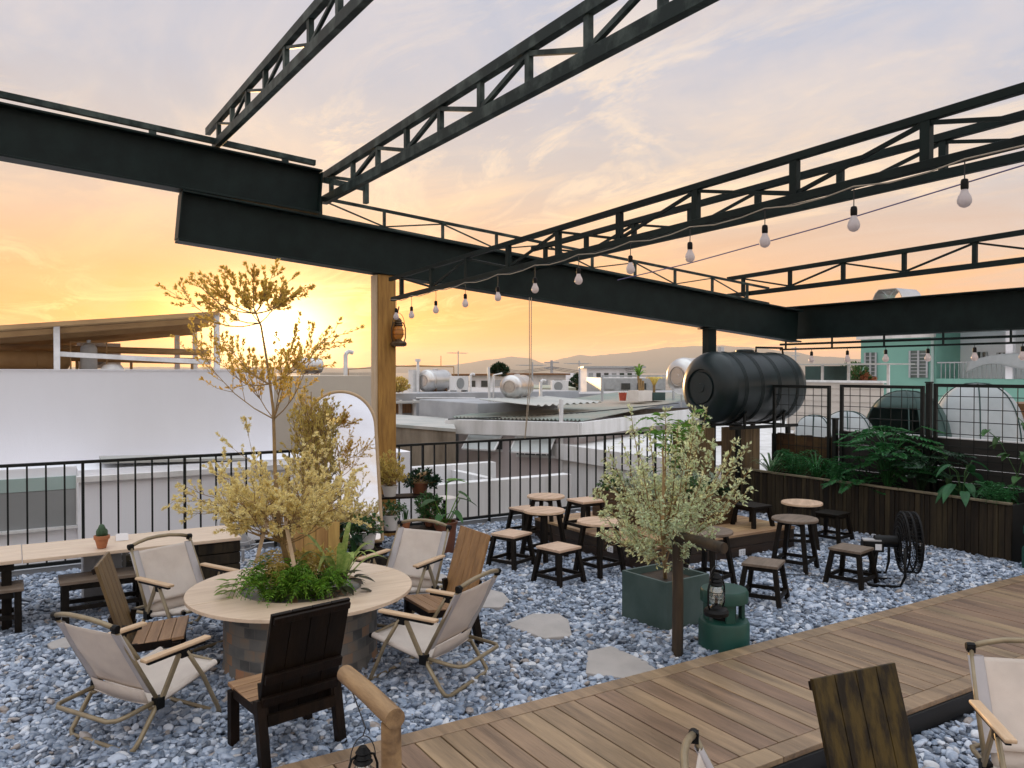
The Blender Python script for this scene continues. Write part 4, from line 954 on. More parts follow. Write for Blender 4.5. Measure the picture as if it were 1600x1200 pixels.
def limb(mb, lv, p0, p1, r0, depth, nl, l, w, curve=.1, spread=.5, tipn=4, jit=1., upb=.25, side=3):
    p0, p1 = Vector(p0), Vector(p1); L = (p1-p0).length; d = (p1-p0).normalized()
    mid = p0.lerp(p1, .5) - Vector((0, 0, curve*L)) + rv(.04*L)
    pts = [p0, p0.lerp(mid, .55)*.5+mid*.25+p0*.25 if False else p0.lerp(mid, .5)-Vector((0, 0, curve*L*.15)), mid, mid.lerp(p1, .5)-Vector((0, 0, curve*L*.15))+rv(.02*L), p1]
    mb.tube(pts, [r0, r0*.85, r0*.7, r0*.5, r0*.3], 4 if depth < 2 else 6, caps=False)
    if depth == 0:
        for k in range(nl):
            f = rnd.uniform(.25, 1.); i = min(int(f*4), 3); q = pts[i].lerp(pts[i+1], f*4-i); spray(lv, q, d, 1, l, w, .9, upb)
        spray(lv, p1, d, tipn, l, w, .8, upb); return
    for k in range(side):
        f = rnd.uniform(.35, .98) if k else 1.0; i = min(int(f*4), 3); q = pts[i].lerp(pts[i+1], f*4-i)
        dd = (d + unit()*spread + Vector((0, 0, upb*.7))).normalized()
        limb(mb, lv, q, q+dd*L*rnd.uniform(.28, .5)*jit, r0*.45, depth-1, nl, l, w, curve*.5, spread, tipn, jit, upb, side)
def tier(mb, lv, base, ctr, rx, zr, n, r0, depth=2, nl=3, l=.022, w=.010, side=4, az0=0., spread=.55, inner=.75, upb=.3):
    for k in range(n):
        a = az0+2*math.pi*(k+rnd.uniform(-.3, .3))/n; rr = rx*rnd.uniform(inner, 1.)*.78
        tip = Vector(ctr)+Vector((math.cos(a)*rr, math.sin(a)*rr, rnd.uniform(*zr)))
        limb(mb, lv, Vector(base)+Vector((0, 0, rnd.uniform(-.03, .03))), tip, r0, depth, nl, l, w, .08, spread, 4, 1., upb, side)
def fern(lv, mb, p, a, L, h, l=.05, droop=1.0, n=15, w=.012):
    """one arching frond with paired leaflets"""
    d = Vector((math.cos(a), math.sin(a), 0)); s = Vector((-d.y, d.x, 0)); pts = []
    for i in range(n+1):
        f = i/n; pts.append(Vector(p) + d*(L*f) + Vector((0, 0, h*(1-(1-1.5*f)**2)*.9 - droop*h*.35*f*f)))
    mb.tube(pts[::3]+[pts[-1]], .0016, 3, caps=False)
    for i in range(1, n+1):
        f = i/n; ll = l*math.sin(math.pi*min(.12+f*.88, 1)**.8)+.006; t_ = (pts[i]-pts[i-1]).normalized()
        for sg in (-1, 1): lv.add(pts[i], s*sg + t_*.45 + Vector((0, 0, rnd.uniform(-.25, .15))), Vector((0, 0, 1))+unit()*.3, ll, w)
def strap(mb, p, a, L, h, w, n=8, fold=.15, droop=1.):
    """long strap leaf, arching"""
    d = Vector((math.cos(a), math.sin(a), 0)); s = Vector((-d.y, d.x, 0))
    def fn(u, v):
        f = v; c = Vector(p) + d*(L*(f-.12*f*f)) + Vector((0, 0, h*(f*1.9-1.25*droop*f*f)))
        ww = w*(math.sin(math.pi*(.10+.88*f))**.7)*.5*(1-.15*f); return c + s*((u-.5)*2*ww) + Vector((0, 0, abs(u-.5)*2*fold*ww))
    mb.grid(fn, 2, n)
def bigleaf(mb, p, d, L, w, cup=.2, heart=True, droop=.35, n=6):
    d = Vector(d).normalized(); s = d.cross(Vector((0, 0, 1))); s = s.normalized() if s.length > .05 else Vector((1, 0, 0)); u_ = s.cross(d).normalized()
    def fn(u, v):
        x = (u-.5)*2; f = v
        ww = w*.5*((1-f)**.6)*(1.12 if heart else 1)*(min(f*6+.35, 1) if heart else math.sin(math.pi*min(f*.9+.1, 1))**.6/max((1-f)**.3, .2))
        c = Vector(p) + d*(L*(f-.18*(abs(x)**1.5 if heart and f < .3 else 0))) - u_*(droop*L*f*f) + u_*(cup*abs(x)*ww) + s*(x*ww)
        return c
    mb.grid(fn, 6, n)

# ------------------------------------------------------------------ tree in the round table
t = thing('tiered_tree', 'slender tree with three flat leafy tiers growing out of the round table, before the sun', 'tree', (1.47, 4.92, .40))
dp = 4.86
def tp(px, py, dd=dp): return AD(px, py, dd)
trk = [Vector((1.47, 4.92, .40)), tp(437, 830), tp(430, 740), tp(427, 640), tp(418, 570), tp(408, 510), tp(398, 484)]
MB().tube(trk, [.019, .015, .0115, .009, .0075, .006, .004], 10).build('trunk', bark, t, smooth=2, w=True)
m = MB(); lv = Leaves()
for k in range(46):
    a = 2*math.pi*(k*.618); q = trk[0].lerp(trk[1], rnd.uniform(.75, 1.)) if k % 3 else trk[1].lerp(trk[2], rnd.uniform(0, .6))
    rr = rnd.uniform(.18, .41); zt = rnd.uniform(.95, 1.20) - .45*max(0, rr-.27) if k % 3 else rnd.uniform(.86, .98)
    tip = Vector((trk[1].x+math.cos(a)*rr, trk[1].y+math.sin(a)*rr, zt))
    limb(m, lv, q, tip, .005, 2, 17, .018, .011, .10, .70, 11, .95, .16, 5)
m.build('lower_branches', bark, t, w=True); lv.build('lower_foliage', lf_gold, t, w=True)
m = MB(); lv = Leaves(); ctr = tp(418, 568); b0 = tp(428, 655); b1 = tp(421, 600)
for k, (px, py) in enumerate(((312, 548), (340, 560), (375, 560), (505, 530), (490, 548), (470, 560), (440, 575), (400, 575), (455, 545), (355, 535))):
    tip = AD(px, py, dp+rnd.uniform(-.28, .28)); limb(m, lv, b0 if k % 2 == 0 else b1, tip, .0045, 1, 22, .024, .012, .12, .75, 9, 1.0, .25, 12)
m.build('middle_branches', bark, t, w=True); lv.build('middle_foliage', lf_top, t, w=True)
m = MB(); lv = Leaves(); b0 = tp(398, 490); b1 = tp(406, 505)
for k, (px, py) in enumerate(((292, 468), (310, 445), (335, 438), (365, 436), (395, 430), (425, 430), (450, 440), (470, 448), (440, 462), (330, 462), (380, 450), (415, 452))):
    tip = AD(px, py, dp+rnd.uniform(-.25, .25)); limb(m, lv, b0 if k % 3 else b1, tip, .0040, 1, 22, .024, .012, .14, .65, 9, .75, .28, 12)
m.build('upper_branches', bark, t, w=True); lv.build('upper_foliage', lf_top, t, w=True)
stake_m = mat('stake_wood', (.55, .42, .28), (.45, .33, .21), .6, scale=4, st=(8, 8, 1))
t = thing('tree_stakes', 'three pale wooden stakes propping the tree in the round table', 'tree stake', (1.47, 4.92, .40))
for (px, py, px2, py2, dd) in ((400, 880, 418, 810, 4.8), (460, 885, 446, 815, 4.72), (462, 872, 452, 822, 5.05)):
    a, b = AD(px, py, dd), AD(px2, py2, dd*.5+2.43); MB().bar(a, b, .022, .012, up=(.3, 1, 0)).build('stake', stake_m, t, w=True)

# ferns and leaves in the table
def fernplant(x, y, z, n, L, h, lab, lm, l=.045, r=.06, cat='fern', grp=None, thing_name='fern', w=.012):
    t = thing(thing_name, lab, cat, (x, y, z), group=grp); lv = Leaves(); m = MB()
    for k in range(n):
        a = 2*math.pi*rnd.random(); fern(lv, m, (math.cos(a)*r*rnd.random(), math.sin(a)*r*rnd.random(), 0), a+rnd.uniform(-.4, .4), L*rnd.uniform(.6, 1.1), h*rnd.uniform(.5, 1.25), l, rnd.uniform(.6, 1.3), 15, w)
    m.build('stems', lm, t); lv.build('fronds', lm, t); return t
fernplant(1.30, 4.72, .40, 52, .23, .24, 'bright green fern in the front left of the table planting', lf_fern, .045, .08)
fernplant(1.50, 4.66, .40, 46, .21, .21, 'bright green fern in the front middle of the table planting', lf_fern, .045, .08)
fernplant(1.42, 4.88, .40, 34, .22, .28, 'tall yellowish fern behind the front ferns round the tree trunk', lf_olive, .045, .07)
def strapplant(x, y, z, n, L, h, w, lab, lm, cat='plant', nm='strap_leaf_plant', a0=0., dr=(.8, 1.2), grp=None):
    t = thing(nm, lab, cat, (x, y, z), group=grp); m = MB()
    for k in range(n):
        a = a0 + k*2.4 + rnd.uniform(-.2, .2); strap(m, (math.cos(a)*.01, math.sin(a)*.01, 0), a, L*rnd.uniform(.7, 1.1), h*rnd.uniform(.75, 1.25), w*rnd.uniform(.8, 1.1), 8, .15, rnd.uniform(*dr))
    m.build('leaves', lm, t, smooth=2); return t
strapplant(1.72, 4.80, .41, 14, .30, .36, .05, 'yellow striped strap leaf plant at the right of the table planting', lf_stripe, a0=-.4)
t = thing('dark_leaf_plant', 'dark purple broad leaved plant low at the right of the table planting', 'plant', (1.66, 4.62, .40)); m = MB()
for k in range(26):
    a = k*2.4; rr = rnd.uniform(.03, .13); bigleaf(m, (math.cos(a)*rr, math.sin(a)*rr, rnd.uniform(.03, .14)), (math.cos(a), math.sin(a), rnd.uniform(-.1, .6)), rnd.uniform(.07, .11), rnd.uniform(.05, .07), .2, False)
m.build('leaves', lf_purp, t, smooth=2)
t = thing('variegated_plant', 'small variegated plant trailing over the left edge of the table planting', 'plant', (1.18, 4.86, .42)); m = MB()
for k in range(20):
    a = R(150)+rnd.uniform(-1.0, 1.2); rr = rnd.uniform(.0, .14); bigleaf(m, (math.cos(a)*rr, math.sin(a)*rr, rnd.uniform(.02, .10)), (math.cos(a), math.sin(a), rnd.uniform(-.1, .5)), rnd.uniform(.06, .10), rnd.uniform(.035, .05), .2, False)
m.build('leaves', lf_stripe, t, smooth=2)
t = thing('variegated_plant', 'small yellow green leafy plant between the ferns and the dark purple plant', 'plant', (1.62, 4.86, .42)); m = MB(); lv = Leaves()
for k in range(16):
    a = k*2.4; tip = Vector((math.cos(a)*rnd.uniform(.03, .10), math.sin(a)*rnd.uniform(.03, .10), rnd.uniform(.10, .20))); limb(m, lv, (0, 0, 0), tip, .003, 1, 3, .035, .018, .0, .6, 3, .8, .2, 3)
m.build('stems', bark, t); lv.build('foliage', lf_olive, t)

# ------------------------------------------------------------------ shrub in the square pot
t = thing('pale_shrub', 'tall pale green shrub with upright sprays in the square green planter', 'shrub', (3.93, 4.27, .285)); m = MB(); lv = Leaves()
base = Vector((3.93, 4.27, .285)); m.tube([base, AD(1035, 820, 4.86), AD(1037, 740, 4.9), AD(1035, 700, 4.9)], [.014, .010, .007, .004], 8)
tips = [(1040, 640, 0), (1060, 655, .1), (985, 640, -.1), (1015, 668, .15), (950, 700, 0), (945, 745, .1), (960, 760, -.2), (940, 800, 0), (1085, 665, 0), (1105, 640, .1), (1115, 690, -.1), (1150, 690, 0), (1170, 735, .1), (1135, 720, .2),
        (1150, 760, -.1), (1130, 790, 0), (970, 680, .2), (1000, 710, -.25), (1070, 700, -.25), (1100, 740, -.25), (975, 820, -.1), (1120, 830, .05), (1010, 740, .3), (1060, 760, .3), (960, 790, .2), (1000, 800, -.3), (1060, 810, -.3), (1090, 790, -.2), (985, 770, -.2), (930, 765, .1), (945, 715, .15), (935, 830, -.1), (1175, 760, .2), (1165, 700, -.1), (1085, 640, .2), (1040, 700, .3), (1030, 780, -.3), (1075, 850, -.1), (1000, 850, -.15)]
for px, py, dd in tips:
    tip = AD(px, py, 4.86+dd); f = rnd.uniform(.1, .55); q = base.lerp(AD(1037, 720, 4.9), f) if tip.z > base.z+f*.6 else base.lerp(AD(1037, 720, 4.9), max(.1, (tip.z-base.z)*.5))
    L = (tip-q).length; mid = q.lerp(tip, .5)+Vector(((tip-q).x*.12, (tip-q).y*.12, -.05*L)); pts = [q, q.lerp(mid, .5), mid, mid.lerp(tip, .5), tip]
    m.tube(pts, [.006, .005, .004, .003, .0015], 4, caps=False); dr_ = (tip-q).normalized()
    n_ = int(L*54)
    for k in range(n_):
        f = rnd.uniform(.22, 1.); i = min(int(f*4), 3); c = pts[i].lerp(pts[i+1], f*4-i)
        sd = (dr_*.6+unit()).normalized(); sl_ = rnd.uniform(.02, .095)*(1.25-f*.75)
        m.tube([c, c+sd*sl_], .0012, 3, caps=False)
        for j in range(5): spray(lv, c+sd*sl_*rnd.random(), sd, 1, .025, .014, .8, .2)
m.build('branches', bark, t, w=True); lv.build('foliage', lf_pale, t, w=True)

# ------------------------------------------------------------------ shrub box behind the table
t = thing('tall_wooden_planter', 'golden vertical board planter box with a feathery shrub, left of the mirror', 'planter', (2.30, 7.15, 0), R(-8))
hw = .21; m = MB()
for k in range(4):
    a = -hw+k*.105; m.b2(a, -hw-.02, 0, a+.102, -hw, .42); m.b2(a, hw, 0, a+.102, hw+.02, .42); m.b2(-hw-.0, a, 0.0, -hw+.018, a+.102, .418) if 0 < k < 3 else None; m.b2(hw-.018, a, 0, hw, a+.102, .418) if 0 < k < 3 else None
m.build('boards', oakbox, t, bevel=.003); MB().b2(-hw+.02, -hw+.001, .34, hw-.02, hw-.001, .37).build('soil_surface', soil, t)
t = thing('feathery_shrub', 'tall feathery olive gold shrub rising from the golden wooden planter behind the tree', 'shrub', (2.30, 7.15, .37)); m = MB(); lv = Leaves()
for k in range(44):
    f = k/44; a = k*2.4; z0 = f*.84; rr = .27*(1-f*.62)*rnd.uniform(.6, 1.0); limb(m, lv, (rnd.uniform(-.01, .01), 0, z0*.8), (math.cos(a)*rr, math.sin(a)*rr, z0+rnd.uniform(.18, .36)), .006, 1, 10, .034, .012, .05, .6, 8, 1., .5, 7)
m.tube([(0, 0, 0), (.01, 0, .6), (0, 0, 1.2)], [.014, .010, .004], 6); m.build('branches', bark, t); lv.build('foliage', lf_olive, t)

# ------------------------------------------------------------------ potted plants round the mirror
def potlathe(t, r, h, mm, lip=.004):
    MB().lathe([(r*.72, 0), (r*.97, h*.92), (r+lip, h*.93), (r+lip, h), (r*.9, h), (r*.88, h*.9)], n=28, caps=False).build('pot', mm, t, smooth=True)
    MB().lathe([(r*.9, h*.9), (.005, h*.91)], n=20, caps=False).build('soil_surface', soil, t)
def bushy(t, z0, rx, rz, n, lm, l=.022, w=.012, side=4, nl=5, stem=bark, fl=0, drop=0.):
    m = MB(); lv = Leaves(); fv = Leaves()
    for k in range(n):
        d = unit(); d.z = abs(d.z)*1.0-drop; tip = Vector((d.x*rx, d.y*rx, z0+max(d.z, -.5)*rz+rz*.25)); limb(m, lv, (0, 0, z0), tip, .004, 1, nl, l, w, .05, .8, 4, .9, .1, side)
        if fl and rnd.random() < fl: 
            for j in range(3): spray(fv, tip+rv(.03), d, 4, .012, .011, 1.2, .2)
    m.build('stems', stem, t); lv.build('foliage', lm, t)
    if fv.p: fv.build('flowers', flower, t)
# plant stand (three steps) in front of the post
SX, SY = 3.22, 7.42
t = thing('plant_stand', 'stepped dark wooden plant stand in front of the golden post', 'stand', (SX, SY, 0), R(-15))
for k, (yy, zz) in enumerate(((-.26, .24), (0.0, .52))):
    MB().b2(-.34, yy-.11, zz-.02, .36, yy+.11, zz).build('shelf', darkwood, t, bevel=.003)
    for sx in (-.31, .33):
        MB().b2(sx-.018, yy-.09, 0, sx+.018, yy-.06, zz-.0205).build('leg', darkwood, t); MB().b2(sx-.018, yy+.06, 0, sx+.018, yy+.09, zz-.0205).build('leg', darkwood, t)
def SP(px, py, y): p = AY(px, py, y); return p
def potted(px, py, y, r, h, mm, lab, nm='potted_plant'):
    p = AY(px, py, y); t = thing(nm, lab, 'potted plant', (p.x, p.y, p.z), group=None); potlathe(t, r, h, mm); return t
p = SP(609, 768, 7.42)
t = potted(609, 772, 7.40, .078, .105, whpot, 'white pot with a bushy golden green plant on the top step by the post'); bushy(t, .10, .13, .22, 40, lf_olive, .03, .016, 5, 6)
p = t.location; p.z = .521
t = potted(611, 815, 7.14, .082, .145, whpot, 'taller off white pot with small flowers on the lower step'); bushy(t, .14, .12, .08, 26, lf_mid, .022, .016, 4, 5, fl=.5); t.location.z = .241
t = potted(634, 814, 7.12, .045, .065, terra, 'small terracotta pot of upright succulents on the lower step'); t.location.z = .241
m = MB()
for k in range(14): strap(m, (rnd.uniform(-.02, .02), rnd.uniform(-.02, .02), .06), k*2.4, .03, .09, .014, 5, .1, .4)
m.build('leaves', lf_mid, t, smooth=2)
t = potted(573, 832, 6.98, .088, .150, whpot, 'round off white hanging style pot with white flowers, left of the plant stand'); t.location.z = .13; bushy(t, .15, .14, .10, 34, lf_mid, .024, .018, 4, 5, fl=.6)
tt = thing('small_bench', 'small dark bench under the round off white flower pot', 'bench', (t.location.x, t.location.y, 0)); MB().b2(-.14, -.10, .10, .14, .10, .129).build('seat', darkwood, tt, bevel=.003); 
for sx in (-1, 1): MB().b2(sx*.11-.015, -.08, 0, sx*.11+.015, .08, .0995).build('leg', darkwood, tt)
t = thing('driftwood_plant', 'dark epiphyte clump on driftwood between the potted plants and the railing', 'plant', (3.52, 7.45, .521)); bushy(t, .10, .15, .10, 30, lf_dark, .04, .02, 4, 5, drop=.3)
MB().tube([(-.10, -.05, .12), (.0, 0, .18), (.13, .02, .20)], [.02, .024, .022], 8).build('driftwood', logw, t, smooth=2)
MB().lathe([(.07, 0), (.09, .10)], n=18).build('pot', rustp, t, smooth=True)
t = thing('leafy_plant', 'dense dark green foliage plant on the lower step beside the terracotta pot', 'potted plant', (3.47, 7.12, .241)); potlathe(t, .06, .09, rustp); bushy(t, .09, .11, .14, 34, lf_mid, .03, .022, 4, 6)
t = thing('leafy_plant', 'leafy green plant on the pebbles left of the mirror foot', 'potted plant', (2.60, 6.88, 0)); potlathe(t, .07, .10, terra); m = MB(); st_ = MB()
for k in range(24):
    a = k*2.4; rr = rnd.uniform(.03, .13); zz = rnd.uniform(.14, .42); st_.tube([(0, 0, .09), (math.cos(a)*rr*.4, math.sin(a)*rr*.4, zz*.7), (math.cos(a)*rr, math.sin(a)*rr, zz)], .003, 4); bigleaf(m, (math.cos(a)*rr, math.sin(a)*rr, zz), (math.cos(a), math.sin(a), rnd.uniform(-.5, .4)), rnd.uniform(.08, .12), rnd.uniform(.05, .08))
st_.build('stems', lf_mid, t); m.build('leaves', lf_dark, t, smooth=2)
# edging boards
t = thing('low_edging_board', 'short weathered board lying in front of the plant stand', 'board', (2.85, 6.72, .02), R(-22)); MB().b2(-.32, -.03, 0, .32, .03, .07).build('plank', slatw, t, bevel=.004)
# brown pot with elephant ear
t = thing('elephant_ear_plant', 'tall rust brown pot with a broad leaved elephant ear plant at the railing', 'potted plant', (3.57, 6.98, 0)); potlathe(t, .115, .30, rustp, .006)
m = MB(); st_ = MB()
for (dx, dy, dz, ux, uy, uz, L, w) in ((.03, .02, .66, .5, -.3, .35, .17, .15), (-.14, -.05, .52, -.8, -.3, .1, .19, .13), (.17, .02, .50, .8, -.1, -.1, .20, .12), (.11, -.08, .58, .7, -.6, -.3, .15, .11), (.05, -.10, .40, .3, -.8, -.4, .14, .10), (-.07, .1, .44, -.5, .5, .2, .14, .10), (-.10, -.10, .38, -.6, -.6, -.2, .13, .09), (.0, .02, .36, -.2, -.6, .3, .12, .09)):
    st_.tube([(0, 0, .28), (dx*.35, dy*.35, dz*.65), (dx, dy, dz)], [.009, .006, .004], 6); bigleaf(m, (dx, dy, dz), (ux, uy, uz), L, w, .2, True)
st_.build('stems', lf_lime, t, smooth=2); m.build('leaves', lf_mid, t, smooth=2)
m = MB(); bigleaf(m, (.04, .0, .69), (.75, -.35, .15), .18, .15); o = m.build('top_leaf', lf_lime, t, smooth=2)
t = thing('small_table', 'small white topped round side table behind the elephant ear plant', 'table', (3.85, 7.55, 0)); MB().lathe([(.12, .42), (.125, .425), (.12, .435)], n=28).build('tabletop', whpot, t, smooth=True); MB().lathe([(.10, 0), (.10, .012), (.018, .03), (.014, .4195)], n=20).build('stem', blackp, t, smooth=True)

# ------------------------------------------------------------------ plants of the raised box
for k, (x, y, lm, lab, rx) in enumerate(((5.45, 6.72, lf_mid, 'green clump at the far left corner of the raised planter box', .13), (5.52, 6.42, lf_white, 'whitish dusty shrub on the left of the raised planter box', .19), (5.60, 6.08, lf_pale, 'pale green shrub at the near left corner of the raised planter box', .18),
                                   (5.85, 6.30, lf_white, 'whitish dusty shrub in the centre of the raised planter box', .20), (5.90, 5.98, lf_mid, 'green clump in the front centre of the raised planter box', .15), (6.12, 6.10, lf_white, 'whitish dusty shrub at the right of the raised planter box', .17), (6.14, 5.90, lf_dark, 'dark green clump at the near right corner of the raised planter box', .12))):
    t = thing('low_shrub', lab, 'shrub', (x, y, .45), group='low shrubs in the raised planter box'); bushy(t, .02, rx, rx*.85, 34, lm, .024, .014, 5, 6)
# palm like plant behind
t = thing('broad_leaf_palm', 'tall green leafy plant behind the raised planter box, below the steel tank', 'palm', (6.75, 7.2, 0)); m = MB(); st_ = MB(); lv = Leaves()
for k in range(13):
    a = k*2.4; zz = rnd.uniform(.75, 1.05); st_.tube([(rnd.uniform(-.04, .04), 0, .0), (math.cos(a)*.05, math.sin(a)*.05, zz*.7), (math.cos(a)*.1, math.sin(a)*.1, zz)], [.010, .008, .004], 5)
    fern(lv, st_, (math.cos(a)*.1, math.sin(a)*.1, zz-.02), a, rnd.uniform(.28, .42), rnd.uniform(.15, .45), .16, 1.2, 12, .028)
for k in range(30):
    a = k*2.4; rr = rnd.uniform(.05, .28); bigleaf(m, (math.cos(a)*rr, math.sin(a)*rr, rnd.uniform(.45, .9)), (math.cos(a), math.sin(a), rnd.uniform(-.5, .4)), rnd.uniform(.12, .2), rnd.uniform(.06, .10), .2, False)
st_.build('stems', lf_lime, t); lv.build('fronds', lf_lime, t); m.build('leaves', lf_mid, t, smooth=2)

# ------------------------------------------------------------------ plants of the long planter
PG = 'plants in the long slat planter'
def PLp(px, py, x=8.05): p = AX(px, py, x); return p
strapplant(8.02, 6.80, .46, 26, .30, .27, .030, 'striped spider plant at the far left end of the slat planter', leafm('spider_leaf', (.22, .34, .18), (.05, .13, .05), .35, scale=22), a0=.3, grp=PG)
fernplant(8.02, 6.42, .46, 50, .32, .36, 'feathery fern next to the spider plant in the slat planter', lf_deep, .05, .08, grp=PG)
strapplant(8.0, 6.12, .46, 36, .28, .34, .018, 'grassy clump of thin dark leaves in the slat planter', lf_deep, a0=.1, grp=PG)
fernplant(8.02, 5.85, .46, 50, .30, .30, 'low dark fern left of the big lobed plant in the slat planter', lf_deep, .05, .08, grp=PG)
def lobed(x, y, z, n, hgt, lab, lm, sz=.2, rr0=.1, rr1=.38):
    t = thing('lobed_leaf_plant', lab, 'plant', (x, y, z), group=PG); lv = Leaves(); st_ = MB()
    for k in range(n):
        a = k*2.4; rr = rnd.uniform(rr0, rr1); zz = hgt*rnd.uniform(.35, 1.0); c = Vector((math.cos(a)*rr, math.sin(a)*rr, zz)); st_.tube([(0, 0, 0), (math.cos(a)*rr*.4, math.sin(a)*rr*.4, zz*.8), c], [.006, .005, .003], 5)
        d = Vector((math.cos(a), math.sin(a), rnd.uniform(-.6, .1))).normalized(); s_ = d.cross(Vector((0, 0, 1))).normalized(); L = sz*rnd.uniform(.7, 1.1)
        for j in range(9):
            f = j/8; q = c+d*(L*f)
            for sg in (-1, 1): lv.add(q, s_*sg*(1.1-f*.7)+d*(.25+f), Vector((0, 0, 1))+unit()*.25, L*(.55-.30*f)*rnd.uniform(.85, 1.1), .038)
    st_.build('stems', lm, t); lv.build('leaves', lm, t); return t
lobed(8.03, 5.25, .46, 50, .72, 'big lobed leaf plant rising highest in the middle of the slat planter', lf_deep, .24)
lobed(8.00, 5.55, .44, 14, .18, 'lobed leaf plant spilling over the front of the slat planter', lf_deep, .20, .12, .3)
lobed(8.08, 4.90, .46, 30, .50, 'second lobed leaf plant leaning on the mesh fence', lf_dark, .2)
t = thing('broad_leaf_plant', 'bright broad leaved plant at the near right part of the slat planter', 'plant', (8.0, 4.42, .46), group=PG); m = MB(); st_ = MB()
for k in range(15):
    a = k*2.4+.4; rr = rnd.uniform(.06, .22); zz = rnd.uniform(.12, .42); st_.tube([(0, 0, 0), (math.cos(a)*rr*.4, math.sin(a)*rr*.4, zz*.8), (math.cos(a)*rr, math.sin(a)*rr, zz)], .004, 5); bigleaf(m, (math.cos(a)*rr, math.sin(a)*rr, zz), (math.cos(a), math.sin(a), rnd.uniform(-.5, .1)), rnd.uniform(.17, .24), rnd.uniform(.10, .13), .25, False, .5, 8)
st_.build('stems', lf_mid, t); m.build('leaves', leafm('broad_green_leaf', (.045, .16, .06), (.02, .09, .035), .35), t, smooth=2)
fernplant(8.0, 4.08, .46, 44, .26, .24, 'small fern at the near end of the slat planter', lf_deep, .045, .06, grp=PG)
t = thing('climbing_vine', 'thin vine with a few heart shaped leaves climbing the mesh fence at right', 'climbing plant', (8.25, 4.1, .46), group=PG); m = MB(); st_ = MB()
for (y0, pts) in ((0, [(0, 0, 0), (.02, -.05, .3), (.03, .12, .62), (.02, .25, .72)]), (.1, [(0, .0, 0), (.0, -.1, .4), (.02, -.16, .75), (.03, -.05, .85)]), (.3, [(0, .55, 0), (.02, .62, .35), (.01, .75, .55)])):
    st_.tube(pts, .004, 5)
    for i in range(1, len(pts)):
        for j in range(3):
            q = Vector(pts[i-1]).lerp(Vector(pts[i]), rnd.random()); bigleaf(m, q, (-.7, rnd.uniform(-.8, .8), rnd.uniform(-.7, .2)), rnd.uniform(.07, .12), rnd.uniform(.06, .10))
st_.build('stems', lf_mid, t); m.build('leaves', lf_mid, t, smooth=2)

# ------------------------------------------------------------------ tanks
def tank(loc, r, L, rz, mm, lab, ribs, capdepth=.22, stand=True, standh=.2, standm=railm, base_z=0.):
    """lying cylinder; local axis X, loc = centre"""
    t = thing('water_tank', lab, 'water tank', loc, rz)
    M_ = Matrix.Rotation(R(90), 3, 'Y'); pr = []
    h = L/2
    pr += [(.001, -h-.02*r), (.12*r, -h-.02*r), (.13*r, -h+.0), (.42*r, -h), (.44*r, -h+.05*r), (.50*r, -h+.05*r), (.52*r, -h-.01*r), (.62*r, -h+.0*r), (.80*r, -h+.10*r), (.93*r, -h+.22*r), (.99*r, -h+.36*r), (r, -h+.42*r)]
    MBd = MB().lathe(pr, n=48, M=M_, caps=False); MBd.build('end_cap', mm, t, smooth=True)
    pr = [(r, -h+.42*r)]
    for f in ribs:
        x = -h+.42*r + (L-.84*r)*f
        for q in (-.05, 0, .05): pr += [(r, x+q*r-.018*r), (r*1.018, x+q*r-.008*r), (r*1.018, x+q*r+.008*r), (r, x+q*r+.018*r)]
    pr += [(r, h-.42*r), ]
    MB().lathe(pr, n=48, M=M_, caps=False).build('shell', mm, t, smooth=True)
    MB().lathe([(r, h-.42*r), (.99*r, h-.36*r), (.93*r, h-.22*r), (.80*r, h-.10*r), (.62*r, h), (.001, h)], n=48, M=M_, caps=False).build('end_cap', mm, t, smooth=True)
    MB().lathe([(.26*r, r*.96), (.26*r, r*1.05), (.20*r, r*1.08), (.001, r*1.09)], (.0, 0, 0), n=24, caps=False).build('manhole_lid', mm, t, smooth=True)
    if stand:
        for sx in (-.55, .55):
            x = sx*(h-.3*r)
            for sy in (-1, 1): MB().b2(x-.03*r, sy*r*.72-.03*r, -r-standh, x+.03*r, sy*r*.72+.03*r, -r*.60).build('stand_leg', standm, t)
            MB().tube([(x, r*1.02*math.sin(a), -r*1.02*math.cos(a)) for a in [R(-50+100*i/10) for i in range(11)]], .03*r, 6).build('saddle', standm, t)
            MB().b2(x-.025*r, -r*.69, -r-standh*.6, x+.025*r, r*.69, -r-standh*.6+.05*r).build('stand_bar', standm, t)
    return t
blk = mat('black_tank_plastic', (.005, .012, .014), (.012, .024, .026), .38, scale=3, bump=.08, spec=.4, det=9, lo=.4, hi=.75)
t = tank((8.33, 7.52, 1.545), .465, 1.62, 0, blk, 'big black ribbed water tank lying above the board screen', (.12, .36, .62, .9), standh=.06)
for sx in (-.45, .5):
    for sy in (-.30, .30): MB().b2(sx-.025, sy-.025, -1.545, sx+.025, sy+.025, -.53).build('stand_leg', railm, t)
MB().b2(-.6, -.34, -.53, .66, -.29, -.49).build('stand_bar', railm, t); MB().b2(-.6, .29, -.53, .66, .34, -.49).build('stand_bar', railm, t)
MB().tube([(.1, -.1, .47), (.1, -.1, .53), (.62, -.1, .53), (.64, -.1, .42)], .014, 8).build('inlet_pipe', blackp, t, smooth=2)
MB().b2(-.50, -.05, .44, -.44, .01, .53).build('float_switch', whitep, t)
pc = AD(1090, 586, 15.5); tank((pc.x+.2, pc.y, pc.z-.02), .345, 1.7, R(8), stain, 'polished steel water tank on the far roof, half hidden by the black tank', (.05, .3, .62, .9), standh=.25, standm=rail_l)
pc = AD(680, 595, 24); tank(tuple(pc), .335, 1.05, R(22), stain, 'steel water tank on the grey parapet roof with a white vertical pipe beside it', (.1, .9), standh=.10, standm=brownp)
